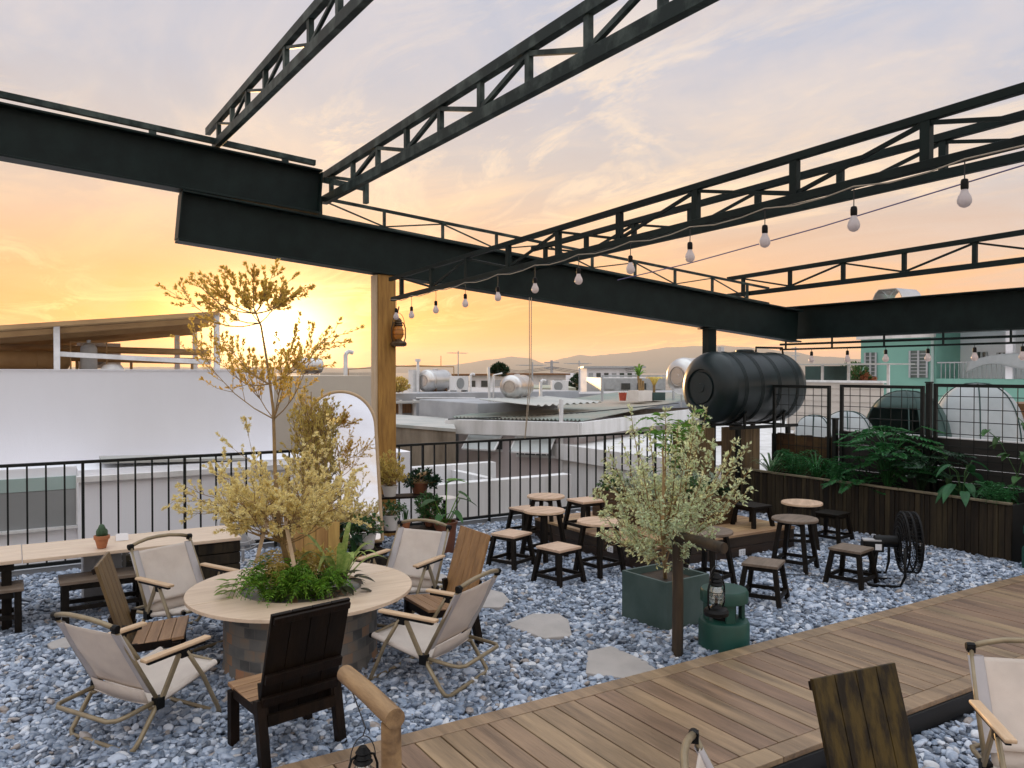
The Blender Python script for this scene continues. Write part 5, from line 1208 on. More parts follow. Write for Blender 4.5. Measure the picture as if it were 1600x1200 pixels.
tt = thing('vent_pipe', 'white vertical pipe beside the steel tank on the grey parapet roof', 'pipe', tuple(AD(653, 616, 23.6))); MB().tube([(0, 0, -.15), (0, 0, .98)], .045, 8).build('riser', whitep, tt); MB().lathe([(.08, .95), (.08, 1.03)], n=12).build('cap', whitep, tt); MB().b2(-.12, .1, -.1, .12, .4, .72).build('side_box', whitep, tt)
pc = AD(808, 604, 18.3); tank(tuple(pc), .265, 1.0, R(38), stain, 'smaller steel water tank with a pale round end on the low block roof', (.45,), standh=.05, standm=rail_l)
tt = thing('vent_pipe', 'pair of thin white pipes left of the smaller steel water tank', 'pipe', tuple(AD(765, 628, 18))); MB().tube([(0, 0, 0), (-.03, 0, .78)], .03, 8).build('riser', whitep, tt); MB().tube([(.1, 0, 0), (.1, 0, .60), (.38, .1, .64)], .02, 8).build('riser', whitep, tt)

# ------------------------------------------------------------------ neighbouring buildings
GZ = -9.0
def bld(lab, cat, loc, name='building'): return thing(name, lab, cat, loc)
def part(t, name, mm, x0, y0, z0, x1, y1, z1, bev=0.): m = MB(); m.b2(min(x0, x1), min(y0, y1), min(z0, z1), max(x0, x1), max(y0, y1), max(z0, z1)); return m.build(name, mm, t, w=True, bevel=bev)
YW = 10.55; xr = AY(428, 583, YW).x
t = bld('big plain white walled building filling the left behind the railing', 'building', (0, 12, GZ)); part(t, 'wall', white, -9, YW, GZ, xr, 17.5, 1.765); part(t, 'parapet_cap', white, -9, YW-.012, 1.766, xr, YW+.15, 1.78)
x2 = AY(590, 588, 12.5).x
t = bld('tan walled building between the white wall and the golden post', 'building', (4, 12.5, GZ)); part(t, 'wall', tanwall, xr+.02, 12.5, GZ, x2, 17.0, 1.685)
p = AD(484, 590, 19); tank((p.x, p.y, 1.685+.21), .19, .62, R(15), stain, 'steel water tank on the tan roof right beside the low sun', (.4,), standh=.03, standm=brownp)
# lean-to canopy on the white roof
t = thing('rooftop_canopy', 'rusty lean to canopy on posts standing on the white building', 'canopy', (0, 14, 1.765))
c1_, c2_, c3_, c4_ = AY(-90, 521, 13.2), AY(342, 492, 13.2), AY(306, 517, 16.8), AY(-90, 552, 16.8)
m = MB(); vs = [c1_, c2_, c3_, c4_]; th = Vector((0, 0, .06)); m.add(vs+[v+th for v in vs], [(0, 1, 2, 3), (7, 6, 5, 4), (0, 4, 5, 1), (1, 5, 6, 2), (2, 6, 7, 3), (3, 7, 4, 0)])
canm = mat('canopy_rust_sheet', (.42, .27, .12), (.30, .18, .08), .7, scale=1.5, bump=.2); m.build('roof_sheet', canm, t, w=True)
m = MB()
for f in (.1, .4, .7, .95):
    a, b = c1_.lerp(c4_, f), c2_.lerp(c3_, f); m = MB(); m.bar(a-Vector((0, 0, .045)), b-Vector((0, 0, .045)), .05, .08); m.build('roof_rib', canm, t, w=True)
for px, yy in ((89, 13.4), (339, 13.3), (305, 16.6), (277, 15.5)):
    b = AY(px, 585, yy); f = (yy-13.2)/3.6; zt = AY(px, 506-(px-60)*.066, 13.2).z if yy < 14 else AY(px, 520 if px > 290 else 524, yy).z; part(t, 'post', whitep, b.x-.04, yy-.04, 1.765, b.x+.04, yy+.04, zt)
m = MB(); m.bar(AY(92, 553, 13.45), AY(330, 566, 13.45), .05, .07); m.build('side_rail', whitep, t, w=True)
t = thing('pipe_run', 'long rusty pipes crossing behind the canopy posts', 'pipe', tuple(AY(200, 548, 15)))
for yy in (547, 561): MB().tube([AY(-40, yy-6, 15), AY(326, yy+4, 15)], .055, 8).build('pipe', canm, t, w=True, smooth=2)
for px in (120, 205, 300): p = AY(px, 560, 15.0); part(t, 'pipe_support', canm, p.x-.02, 14.98, 1.765, p.x+.02, 15.02, p.z)
p = AY(139, 578, 14.2); t = thing('filter_cylinder', 'upright pale filter cylinder with domed head under the canopy', 'filter', (p.x, p.y, 1.765))
MB().lathe([(.12, -.0), (.12, .34), (.11, .38), (.07, .42), (.03, .435), (.03, .48), (.001, .49)], n=24).build('body', rail_l, t, smooth=True); MB().tube([(-.25, 0, .0), (-.25, 0, .45), (.25, 0, .45), (.25, 0, .0)], .014, 6).build('pipework', canm, t)
p = AY(40, 565, 14.5); t = tank((p.x-.1, 14.6, 1.93), .15, 1.4, 0, canm, 'rust brown lying tank under the left end of the canopy', (.3, .7), standh=.03, standm=canm)
p = AY(176, 578, 13.6); t = thing('roof_dome', 'small white domed hatch on the white building roof', 'hatch', (p.x, 13.6, 1.765)); MB().lathe([(.17, 0), (.165, .03), (.12, .09), (.05, .115), (.001, .12)], n=24, caps=False).build('dome', whitep, t, smooth=True)
# low white annexes close behind the left railing
xa, xb = AY(123, 800, 9.7).x, AY(455, 760, 9.7).x
zt = AY(250, 728, 9.7).z
t = bld('low white annex with a sloping slab on top just behind the left railing', 'building', (xa, 9.7, GZ)); part(t, 'wall', white, xa, 9.7, GZ, xb+1.6, YW-.002, zt)
m = MB(); a, b = AY(158, 712, 10.0), AY(420, 742, 9.66); m.bar((a.x, 10.05, zt+.07), (b.x-.2, 10.0, zt+.02), .6, .03); m.build('roof_slab', paleroof, t, w=True)
part(t, 'ledge', whiter, xa-.02, 9.62, zt-.12, xb, 9.70, zt-.06)
xw = AY(119, 800, 9.9).x; z1_, z2_, z3_ = AY(60, 747, 9.9).z, AY(60, 768, 9.9).z, AY(60, 825, 9.9).z
t = bld('recessed white wall with a long mint and grey window strip at the far left', 'building', (-1, 9.9, GZ)); part(t, 'wall', white, -6, 9.95, GZ, xa-.002, YW-.002, z1_+.10)
m = MB(); m.b2(-6, 9.92, z3_, xw, 9.949, z2_); m.build('window_glass', greyp, t, w=True); part(t, 'window_band', mintd, -6, 9.915, z2_+.004, xw, 9.949, z1_); part(t, 'window_sill', whitep, -6, 9.85, z3_-.03, xw+.02, 9.949, z3_-.003); part(t, 'window_frame', whitep, xw+.001, 9.90, z3_, xw+.03, 9.949, z1_)
# ledge building low right of post
zt = AY(760, 752, 10.4).z
xl, xr2 = AY(560, 752, 10.4).x, AY(893, 752, 10.4).x
t = bld('low white flat roof with parapet right below the railing, right of the golden post', 'building', (xl, 10.4, GZ)); part(t, 'wall', whiter, xl, 10.4, GZ, xr2, 10.62, zt); part(t, 'rear_parapet', whiter, xl, 11.75, zt-1, xr2-.6, 11.95, zt+.10); part(t, 'roof_deck', greyconc, xl, 10.621, zt-.5, xr2, 11.749, zt-.22); part(t, 'divider', whiter, AY(740, 745, 11).x, 10.621, zt-.25, AY(740, 745, 11).x+.12, 11.749, zt+.02)
# corrugated roof building (turned)
zR = .75
A_, B_, C__ = AZ(697, 655, zR), AZ(905, 660, zR), AZ(1130, 633, zR); D_v = A_+(C__-B_)
u1 = (B_-A_); u2 = (C__-B_)
def poly_prism(name, mm, t, pts, z0, z1):
    pts = [(p.x, p.y) for p in pts]; a = sum(pts[i][0]*pts[(i+1) % len(pts)][1]-pts[(i+1) % len(pts)][0]*pts[i][1] for i in range(len(pts)))
    if a < 0: pts = pts[::-1]
    return MB().prism(pts, z0, z1).build(name, mm, t, w=True)
t = bld('pinkish white house with a corrugated roof and open awning windows', 'house', (A_.x, A_.y, GZ), 'house')
e = .18; n1v = u1.normalized(); n2v = u2.normalized()
ins = [A_+n1v*e+n2v*e, B_-n1v*e+n2v*e, C__-n1v*e, D_v+n1v*e]
pinkw = mat('pinkish_plaster', (.62, .56, .56), (.52, .46, .46), .85, scale=.8, bump=.1, bsc=25, det=9)
poly_prism('wall', pinkw, t, ins, GZ, zR-.30)
for a, b in ((A_, B_), (B_, C__)): MB().bar(a+Vector((0, 0, -.15)), b+Vector((0, 0, -.15)), .12, .30).build('fascia', whiter, t, w=True, bevel=.01)
d_ = u2.normalized(); L2 = u2.length; L1 = u1.length
def cfn(u, v):
    p = A_ + u1*(u*.985+.008) + u2*(v*.9+.02); return (p.x, p.y, zR+.03+.34*v + .022*math.sin(u*2*math.pi*34))
MB().grid(cfn, 34*6, 3, .01).build('roof', corr, t, w=True)
def flap(px0, px1, py0, py1, n_=3):
    # awning window on the front wall (A-B), hinged at its top
    a0, a1 = ins[0], ins[1]; nn = Vector((u1.y, -u1.x, 0)).normalized()
    if nn.dot(O-a0) < 0: nn = -nn
    def onw(px, py):
        d = ray(px, py); k = (a0-O).dot(nn)/d.dot(nn); return O+d*k
    q0, q1 = onw(px0, py0), onw(px1, py1); z1, z0 = q0.z, q1.z; q1 = Vector((q1.x, q1.y, 0)); q0 = Vector((q0.x, q0.y, 0))
    MB().bar(q0+Vector((0, 0, (z0+z1)/2))+nn*.01, q1+Vector((0, 0, (z0+z1)/2))+nn*.01, .03, z1-z0).build('window', glassd, t, w=True)
    g0 = MB()
    for k in range(n_+4): 
        q = q0.lerp(q1, (k+.5)/(n_+4)); g0.bar(q+Vector((0, 0, z0))+nn*.035, q+Vector((0, 0, z1))+nn*.035, .02, .02, up=nn)
    g0.build('window_bars', whitep, t, w=True)
    for a, b in ((q0+Vector((0, 0, z1)), q1+Vector((0, 0, z1))), (q0+Vector((0, 0, z0)), q1+Vector((0, 0, z0)))): MB().bar(a+nn*.03, b+nn*.03, .06, .05).build('window_frame', whitep, t, w=True)
    # open sash
    o1 = nn*.42 - Vector((0, 0, .28)); zz = Vector((0, 0, z1))
    m = MB(); m.bar(q0+zz+nn*.03, q0+zz+o1, .03, .03); m.bar(q1+zz+nn*.03, q1+zz+o1, .03, .03); m.bar(q0+zz+o1, q1+zz+o1, .03, .03); m.build('sash', whitep, t, w=True)
    m = MB(); m.add([q0+zz+nn*.045, q1+zz+nn*.045, q1+zz+o1, q0+zz+o1], [(0, 1, 2, 3)]); m.build('sash_glass', mat('pale_sash_glass', (.45, .48, .47), (.40, .42, .42), .2), t, w=True)
flap(735, 785, 678, 704); flap(808, 868, 682, 714)
MB().tube([ins[1].lerp(ins[0], .1)+Vector((0, 0, zR-.3))+Vector((u1.y, -u1.x, 0)).normalized()*.08, ins[1].lerp(ins[0], .1)+Vector((0, 0, -3))+Vector((u1.y, -u1.x, 0)).normalized()*.08], .045, 8).build('downpipe', whitep, t, w=True)
# stained wall annex
t = bld('stained brown concrete building between the golden post and the corrugated roof', 'building', (9, 15, GZ))
p1, p2 = AZ(585, 663, .62), AZ(712, 673, .62); up_ = Vector((p2.x*.94, p2.y, 0)).normalized(); poly_prism('wall', oldconc, t, [p1, p2, p2+up_*3.6, p1+up_*3.6], GZ, .60); poly_prism('roof_slab', paleroof, t, [p1-up_*.05, p2-up_*.05, p2+up_*3.65, p1+up_*3.65], .601, .66)
part(t, 'window_hood', whiter, AY(610, 690, 14).x, p1.y-.5, .22, AY(632, 690, 14).x, p1.y-.02, .34) if False else None
# grey parapet building behind
yq = 20
t = bld('long grey parapet building with brown shutters behind the stained wall', 'building', (9, yq, GZ)); xg0, xg1 = AY(560, 620, yq).x, AY(905, 620, yq).x
part(t, 'wall', greyconc, xg0, yq, GZ, xg1, yq+7, 1.17, .02)
for a, b in ((607, 622), (626, 642)):
    q0, q1 = AY(a, 631, yq), AY(b, 645, yq); part(t, 'shutter', brownp, q0.x, yq-.05, q1.z, q1.x, yq-.003, q0.z)
for a in (623, 645): q = AY(a, 640, yq); part(t, 'pilaster', whiter, q.x-.03, yq-.12, AY(a, 650, yq).z, q.x+.05, yq-.002, 1.0)
part(t, 'sunshade', paleroof, xg0, yq-.5, AY(620, 628, yq).z-.02, AY(650, 628, yq).x, yq-.13, AY(620, 628, yq).z+.03)
yk = 15.5; q0, q1 = AY(746, 630, yk), AY(872, 628, yk)
t = bld('low grey green block carrying the smaller steel water tank', 'building', (q0.x, yk, GZ)); part(t, 'wall', greyconc, q0.x, yk, GZ, q1.x, yk+3.0, q0.z, .02)
# slabs at right of it
for (pa, pb_, yy, hh, lab) in (((864, 616), (1085, 616), 21, .22, 'upper pale roof slab below the red bucket and roof plants'), ((868, 627), (1085, 628), 18.5, .30, 'lower bluish grey roof slab right behind the corrugated roof')):
    a, b = AY(*pa, yy), AY(*pb_, yy); t = bld(lab, 'building', (a.x, yy, GZ)); part(t, 'parapet', greyconc if yy > 20 else mat('bluish_concrete', (.36, .39, .43), (.28, .30, .33), .8, scale=1.5), a.x, yy, a.z-hh, b.x+2.5, yy+2.2, a.z, .01); part(t, 'wall', oldconc, a.x+.1, yy+.1, GZ, b.x+2.4, yy+2.1, a.z-hh-.002)
a, b = AZ(838, 640, .98), AZ(940, 634, .98); t = thing('loose_roof_sheet', 'loose corrugated sheet lying on the corrugated roof', 'roof sheet', (a.x, a.y, 1.02))
MB().grid(lambda u, v: (a.x+(b.x-a.x)*u - .6*v, a.y+(b.y-a.y)*u+1.3*v, 1.06+.10*v+.02*math.sin(u*60)), 80, 2, .01).build('sheet', paleroof, t, w=True)
# tube frame above the grey parapet
t = thing('rooftop_pergola', 'thin rusty tube frame over the steel tank on the grey parapet roof', 'frame', tuple(AY(640, 612, 22)))
MB().tube([AY(600, 572, 22), AY(709, 573, 22), AY(709.5, 612, 22)], .022, 6).build('tube', canm, t, w=True); MB().tube([AY(542, 577, 22), AY(650, 571, 24), AY(709, 573, 24)], .018, 6).build('tube', canm, t, w=True); MB().tube([AY(544, 577, 22), AY(544, 612, 22)], .02, 6).build('tube', canm, t, w=True); MB().tube([AY(689, 572, 22), AY(689, 556, 22)], .012, 5).build('antenna', canm, t, w=True)
# far buildings
def farb(px0, px1, pytop, dd, mm, lab, wins=0, pyb=615, roofm=None, depth=8, colour=None):
    a = AD(px0, pytop, dd); b = AD(px1, pytop, dd); c = (b-a).normalized(); nn = Vector((c.y, -c.x, 0)); 
    t = bld(lab, 'building', (a.x, a.y, GZ)); back = -nn*depth if nn.dot(O-a) > 0 else nn*depth
    fr = -back.normalized()
    poly_prism('wall', mm, t, [a, b, b+back, a+back], GZ, a.z)
    if roofm: poly_prism('roof_edge', roofm, t, [a+fr*.4-c*.3, b+fr*.4+c*.3, b+back, a+back], a.z+.002, a.z+dd*.0022)
    W_ = (b-a).length
    hgt = dd*.011
    for k in range(wins):
        f = (k+.5)/wins; q = a.lerp(b, f); q.z = a.z-dd*.010; MB().bar(q-c*W_/wins*.28+fr*.03, q+c*W_/wins*.28+fr*.03, .06, hgt*.7).build('window', glassd if k % 3 else rail_l, t, w=True)
    return t
farb(706, 768, 587, 46, white, 'far white shed with a flat brown roof right of the steel tank', 3, roofm=brownp)
farb(768, 884, 586, 58, whiter, 'far pale shed with a flat roof behind the smaller steel tank', 5, roofm=brownp)
farb(800, 900, 606, 38, mat('moss_parapet', (.30, .32, .20), (.42, .42, .36), .8, scale=.6), 'low mossy parapet in the distance', 0)
farb(917, 1002, 575, 62, white, 'far white office building with window bands left of the roof plants', 7, roofm=rail_l)
farb(940, 1040, 591, 40, rail_l, 'far grey louvred building behind the roof plants', 4)
farb(604, 640, 600, 70, whiter, 'far pale houses beside the golden post', 3)
farb(1228, 1345, 590, 45, whiter, 'far white roof behind the black tank and the plant canopy', 0)
farb(880, 920, 600, 80, tanwall, 'small far tan house between the sheds', 2)
for k, (px, w_, py, dd) in enumerate(((640, 50, 607, 120), (700, 60, 604, 160), (860, 40, 603, 150), (905, 30, 604, 190), (500, 60, 600, 150), (560, 40, 603, 170))):
    farb(px, px+w_, py-16-k % 3*2, dd, (whiter, tanwall, white)[k % 3], 'tiny far rooftop on the horizon, '+('behind the grey parapet', 'behind the far white shed', 'right of the far pale shed', 'left of the far office building', 'left behind the tan wall', 'right behind the tan wall')[k], 0, depth=14)
# roof plants and bucket
def P2(px, py, dd): return AD(px, py, dd)
q = P2(1000, 602, 20); t = thing('roof_plant', 'tall spiky dracaena in a pale crate on the far roof slab', 'plant', (q.x, q.y, AY(900, 616, 21).z)); m = MB()
for k in range(3): m.tube([(k*.05, 0, .2), (k*.08-.06, 0, .62-k*.06)], .03, 6)
m.build('stems', bark, t); m = MB()
for k in range(26): strap(m, (-.04, 0, .60), k*2.4, .10+.18*rnd.random(), .36*rnd.random()+.10, .06, 5)
m.build('leaves', lf_lime, t); MB().b2(-.22, -.2, 0, .22, .2, .26).build('crate', whpot, t)
q = P2(1022, 602, 20.5); t = thing('roof_plant', 'drooping banana like plant right of the spiky dracaena', 'plant', (q.x, q.y, AY(900, 616, 21).z)); m = MB(); MB().b2(-.2, -.2, 0, .2, .2, .2).build('pot', tentg, t)
for k in range(9): strap(m, (0, 0, .35), k*2.4, .5*rnd.uniform(.5, 1), .36, .13, 7, .2, 1.1)
m.build('leaves', lf_olive, t); MB().tube([(0, 0, .15), (0, 0, .4)], .035, 6).build('stem', bark, t)
q = P2(973, 606, 20.2); t = thing('red_bucket', 'red bucket on the far roof slab left of the roof plants', 'bucket', (q.x, q.y, AY(900, 616, 21).z)); MB().lathe([(.08, 0), (.10, .18), (.105, .19), (.105, .20), (.09, .2), (.08, .02)], n=20).build('body', red, t, smooth=True); MB().tube([(-.1, 0, .19), (0, 0, .24), (.1, 0, .19)], .006, 5).build('handle', whitep, t)
q = P2(948, 606, 19.8); t = thing('rack', 'blue grey steel rack standing left of the red bucket', 'rack', (q.x, q.y, AY(900, 616, 21).z))
m = MB(); 
for sx in (-.14, 2.2): MB().b2(sx-.025, -.02, 0, sx+.025, .02, .60).build('upright', rail_l, t)
MB().b2(-.14, -.02, .60, 2.2, .02, .64).build('beam', rail_l, t)
def bushf(px, py, dd, r, lm, lab, n=60, l=.09, nm='bush', cat='bush', zb=None):
    q = AD(px, py, dd); t = thing(nm, lab, cat, tuple(q)); m = MB(); lv = Leaves()
    for k in range(n):
        d = unit(); d.z = abs(d.z); limb(m, lv, (0, 0, -r*.3), (d.x*r, d.y*r, d.z*r), .01*r*3, 0, 22, l, l*.5, .03, .8, 8)
    m.build('stems', bark, t); lv.build('foliage', lm, t)
bushf(622, 608, 21.5, .30, lf_olive, 'round yellow green bush behind the golden post on the grey parapet roof', 50, .06)
bushf(912, 606, 70, 1.2, lf_dark, 'dark far tree left of the far office building', 60, .3, 'tree', 'tree')
bushf(780, 584, 52, .55, lf_dark, 'dark palm top above the far sheds', 40, .25, 'tree', 'tree')
bushf(950, 604, 64, .9, lf_dark, 'dark far shrub below the far office building', 40, .3, 'tree', 'tree')

# ------------------------------------------------------------------ right side: roof, tents, mint building
zf = .30
t = bld('flat neighbouring roof carrying the tents behind the mesh fence', 'building', (9, 8, GZ)); part(t, 'roof_slab', whiter, 9.3, 2, zf-.3, 24.6, 16.0, zf); part(t, 'wall', whiter, 9.4, 2.1, GZ, 24.5, 15.9, zf-.302)
def tent(px0, px1, pyt, pyb, xx, mm, lab, depth=1.4, door=None, flat=1.0):
    a, b = AX(px0, pyb, xx), AX(px1, pyb, xx); cz = AX((px0+px1)/2, pyt, xx).z; c = (a+b)/2; ry = abs(a.y-b.y)/2; h_ = cz-zf
    t = thing('dome_tent', lab, 'tent', (c.x+depth*.3, c.y, zf), group=None)
    def fn(u, v):
        az = 2*math.pi*u; el = v*math.pi/2; rr = math.cos(el)**.75; sq = 1+.10*math.cos(4*az)
        return (math.cos(az)*rr*depth*.6*sq, math.sin(az)*rr*ry*sq, h_*math.sin(el)**.9)
    if door:
        def fn2(u, v): return fn(.5+(u-.5)*.30, v*.8)
        def fn3(u, v): return fn(.66+u*.68, v)
        m = MB(); m.grid(fn3, 24, 10, .01); m.build('canopy', mm, t, smooth=2)
        MB().grid(lambda u, v: fn(.5-.17+u*.33, .52+v*.48), 10, 6, .01).build('door_flap', mm, t, smooth=2)
    else: MB().grid(fn, 40, 12, .01).build('canopy', mm, t, smooth=2)
    for k in range(3):
        uu = (.12+.125*k) ; m = MB()
        pts = [Vector(fn(uu, v/10))*1.012 for v in range(11)] + [Vector(fn(uu+.5, 1-v/10))*1.012 for v in range(1, 11)]
        m.tube(pts, .012, 5); m.build('pole', tentg, t, smooth=2)
    return t
tent(1336, 1452, 612, 678, 13.0, tentg, 'dark green dome tent with its entrance open, behind the mesh fence', 1.5, door=True)
tent(1440, 1566, 600, 682, 14.6, tentw, 'pale grey dome tent right of the dark green tent', 1.8)
tent(1270, 1345, 644, 682, 12.3, tentw, 'low white tent left of the dark green tent', 1.0)
tent(1232, 1285, 650, 682, 11.7, tentw, 'smaller white tent partly behind the black tank', .8)
q = AX(1395, 660, 12.6); t = thing('camp_gear', 'red and white bedding heap inside the open green tent', 'bedding', (q.x+.6, q.y, zf)); MB().lathe([(.25, 0), (.28, .12), (.2, .26), (.05, .33)], n=14).build('red_cushion', red, t, smooth=2); MB().lathe([(.22, 0), (.26, .08), (.18, .18), (.03, .2)], (.05, -.4, 0), n=14).build('white_cushion', tentw, t, smooth=2)
# siding wall
a, b = AX(1262, 602, 16.5), AX(1380, 602, 16.5)
t = bld('beige clapboard wall behind the low white tents', 'wall', (16.5, b.y, zf), 'clapboard_wall'); m = MB(); zt_ = a.z; k = 0; z = zf
while z < zt_-.02: m.bar((16.5+.0, b.y, z+.075), (16.5, a.y+.6, z+.075), .04+(k % 2)*.01, .145, up=(.12, 0, 1)); z += .15; k += 1
m.build('clapboards', siding, t, w=True); part(t, 'top_cap', whitep, 16.42, b.y, z, 16.62, a.y+.6, z+.05)
# plant canopy
t = thing('plant_canopy', 'thin pale canopy frame with hanging plants above the clapboard wall', 'canopy', (17.6, 12.5, 1.45)); ya, yb = AX(1262, 575, 17.6).y, AX(1391, 575, 17.6).y; zc_ = AX(1330, 570, 17.6).z; zb_ = AX(1330, 600, 17.6).z
part(t, 'canopy_sheet', paleroof, 17.2, yb, zc_, 18.6, ya, zc_+.03)
for py_ in (1285, 1326, 1388): q = AX(py_, 590, 17.6); part(t, 'post', whitep, 17.58, q.y-.03, zb_-.35, 17.62, q.y+.03, zc_-.001)
part(t, 'rail', whitep, 17.56, yb, zb_-.05, 17.60, ya, zb_); part(t, 'back_panel', tentg, 18.4, AX(1322, 590, 18.4).y, zb_-.3, 18.44, AX(1258, 590, 18.4).y, zc_-.02); part(t, 'deck', whiter, 17.3, yb, zb_-.35, 18.8, ya, zb_-.31)
bushf(1333, 592, 22.2, .42, lf_mid, 'hanging green plant under the plant canopy', 40, .09)
bushf(1352, 598, 22.0, .26, leafm('red_flower_leaf', (.45, .10, .05), (.20, .12, .04), .3), 'low red flowering plant under the plant canopy', 30, .08)
# mint building
MX = 25.
def MY(px): return AX(px, 560, MX).y
def MZ(py, px=1450): return AX(px, py, MX).z
t = bld('mint green two storey building with shutters and a white balcony storey at right', 'building', (MX, 8, GZ))
part(t, 'wall', mint, MX, MY(1462), GZ, MX+8, MY(1345), 3.05); part(t, 'cornice', whiter, MX-.12, MY(1462), 2.86, MX-.001, MY(1345)+.1, 2.98)
part(t, 'lower_wall', mint, MX, -2, GZ, MX+8, MY(1462)-.002, AX(1530, 592, MX).z)
zb0 = AX(1530, 592, MX).z
part(t, 'balcony_back_wall', white, MX+1.4, -2, zb0+.002, MX+8, MY(1462)-.002, 3.3); part(t, 'roof_slab', white, MX-.6, -2, 3.18-.30, MX+8, MY(1458), 3.55) if False else part(t, 'roof_slab', white, MX-.4, -2, 3.02, MX+1.39, MY(1452), 3.5)
q = MY(1578); part(t, 'column', white, MX-.05, q-.10, zb0+.003, MX+.12, q+.10, 3.01)
def win(px0, px1, py0, py1, mm, xx=MX, off=.04):
    y0, y1 = AX(px1, 560, xx).y, AX(px0, 560, xx).y; z0, z1 = AX(px0, py1, xx).z, AX(px0, py0, xx).z
    f = part(t, 'window', mm, xx-off, y0, z0, xx-.002, y1, z1)
    for yy in (y0, y1, (y0+y1)/2): part(f, 'frame', rail_l, xx-off-.03, yy-.03, z0, xx-off-.001, yy+.03, z1)
    for k in range(1, 8): part(f, 'louvre', rail_l, xx-off-.015, y0+.03, z0+(z1-z0)*k/8-.012, xx-off-.002, y1-.03, z0+(z1-z0)*k/8+.012) if mm is shut else None
shut = mat('grey_shutter', (.10, .13, .12), (.07, .09, .085), .5)
win(1353, 1370, 551, 598, shut); win(1423, 1450, 548, 590, shut)
win(1479, 1493, 547, 590, glassd, MX+1.4); win(1527, 1543, 550, 569, glassd, MX+1.4); win(1560, 1574, 551, 566, glassd, MX+1.4); win(1590, 1603, 552, 566, glassd, MX+1.4)
m = MB(); zr0, zr1 = zb0, AX(1530, 567, MX).z; y0_, y1_ = -1., MY(1464); yy = y0_
while yy < y1_: m.b2(MX+.02, yy-.008, zr0+.005, MX+.04, yy+.008, zr1); yy += .14
m.b2(MX+.01, y0_, zr1, MX+.05, y1_, zr1+.04); m.build('balcony_railing', rail_l, t, w=True)
MB().tube([(MX-.08, MY(1459), 2.85), (MX-.08, MY(1459), -2)], .05, 8).build('downpipe', mintd, t, w=True)
MB().grid(lambda u, v: (MX-.1-.1*v, MY(1515)-2.6*u*1.0, zr1+.22*math.sin(math.pi*u)+.05-.36*v*(1-.3*math.sin(7*u))), 20, 5, .02).build('hanging_sheet', tentw, t, w=True, smooth=2)
q0 = AD(1386, 462, 30.5); t = thing('roof_vent_hood', 'arched pale hood on the mint roof showing above the right hand beam', 'roof vent', (q0.x, q0.y, 3.05))
r_ = .62; zz = q0.z-3.05+.25
def hood(u, v):
    a = math.pi*(.02+.96*u); pts = 6; return (v*1.3, -r_*math.cos(a)*1.0, zz-.55 + (.55)*min(1, 1.25*math.sin(a)))
MB().grid(hood, 10, 3, .03).build('hood', stain, t); MB().b2(0, -.60, 0, 1.3, .60, zz-.55).build('curb', rail_l, t)
for yy in (-.25, .25): MB().tube([(0.1, yy, zz-.55), (.1, -yy, zz-.05)], .02, 5).build('brace', rail_l, t)
q = AD(1243, 552, 50); t = thing('antenna', 'small lattice antenna far beyond the black tank', 'antenna', (q.x, q.y, -2)); MB().tube([(0, 0, 0), (0, 0, q.z+2.4)], .05, 5).build('mast', rail_l, t)
for k in range(3): MB().bar((-.35, 0, q.z+1.4+k*.45), (.35, 0, q.z+1.4+k*.45), .05, .05).build('cross_arm', rail_l, t)
q = AX(1592, 640, 16); t = thing('orange_shed', 'small orange walled hut with a brown roof at the right edge', 'hut', (q.x, q.y, zf)); m = MB(); m.b2(0, -1.2, 0, 1.2, .30, .75); m.build('wall', mat('orange_wall', (.60, .33, .16), (.5, .28, .14), .8), t); MB().b2(-.15, -1.3, .752, 1.3, .42, .86).build('roof', brownp, t)

# ------------------------------------------------------------------ hills
def ridge(dist, pts, name, zb=-20):
    m = MB(); vs = []; n = 0; prof = []
    for i in range(len(pts)-1):
        (x0, y0), (x1, y1) = pts[i], pts[i+1]
        st = max(2, int((x1-x0)/6))
        for k in range(st):
            f = k/st; x = x0+(x1-x0)*f; y = y0+(y1-y0)*f - 2.2*mnoise.fractal(Vector((x*.03, 3.3, 0)), 1., 2., 5); prof.append((x, y))
    prof.append(pts[-1])
    for x, y in prof:
        p = AD(x, y, dist); h_ = 1.75+(p.z-1.75)*.82; b = AD(x, 581, dist*.86); c = AD(x, 581, dist*1.2); vs += [(b.x, b.y, zb), ((b.x*.5+p.x*.5), (b.y*.5+p.y*.5), h_*.42), (p.x, p.y, h_), (c.x, c.y, zb)]
    fs = [(i*4+j, (i+1)*4+j, (i+1)*4+j+1, i*4+j+1) for i in range(len(prof)-1) for j in range(3)]
    m.add(vs, fs); struct(m.build(name, hillm, smooth=2))
ridge(7800, [(-200, 575), (200, 572), (560, 573), (600, 568), (680, 570), (740, 562), (800, 552), (830, 556), (850, 565), (880, 556), (905, 549), (925, 551), (960, 547), (985, 544), (1010, 540), (1040, 533), (1080, 532), (1130, 530), (1200, 536), (1260, 548), (1330, 556), (1500, 552), (1800, 560)], 'far_hills')

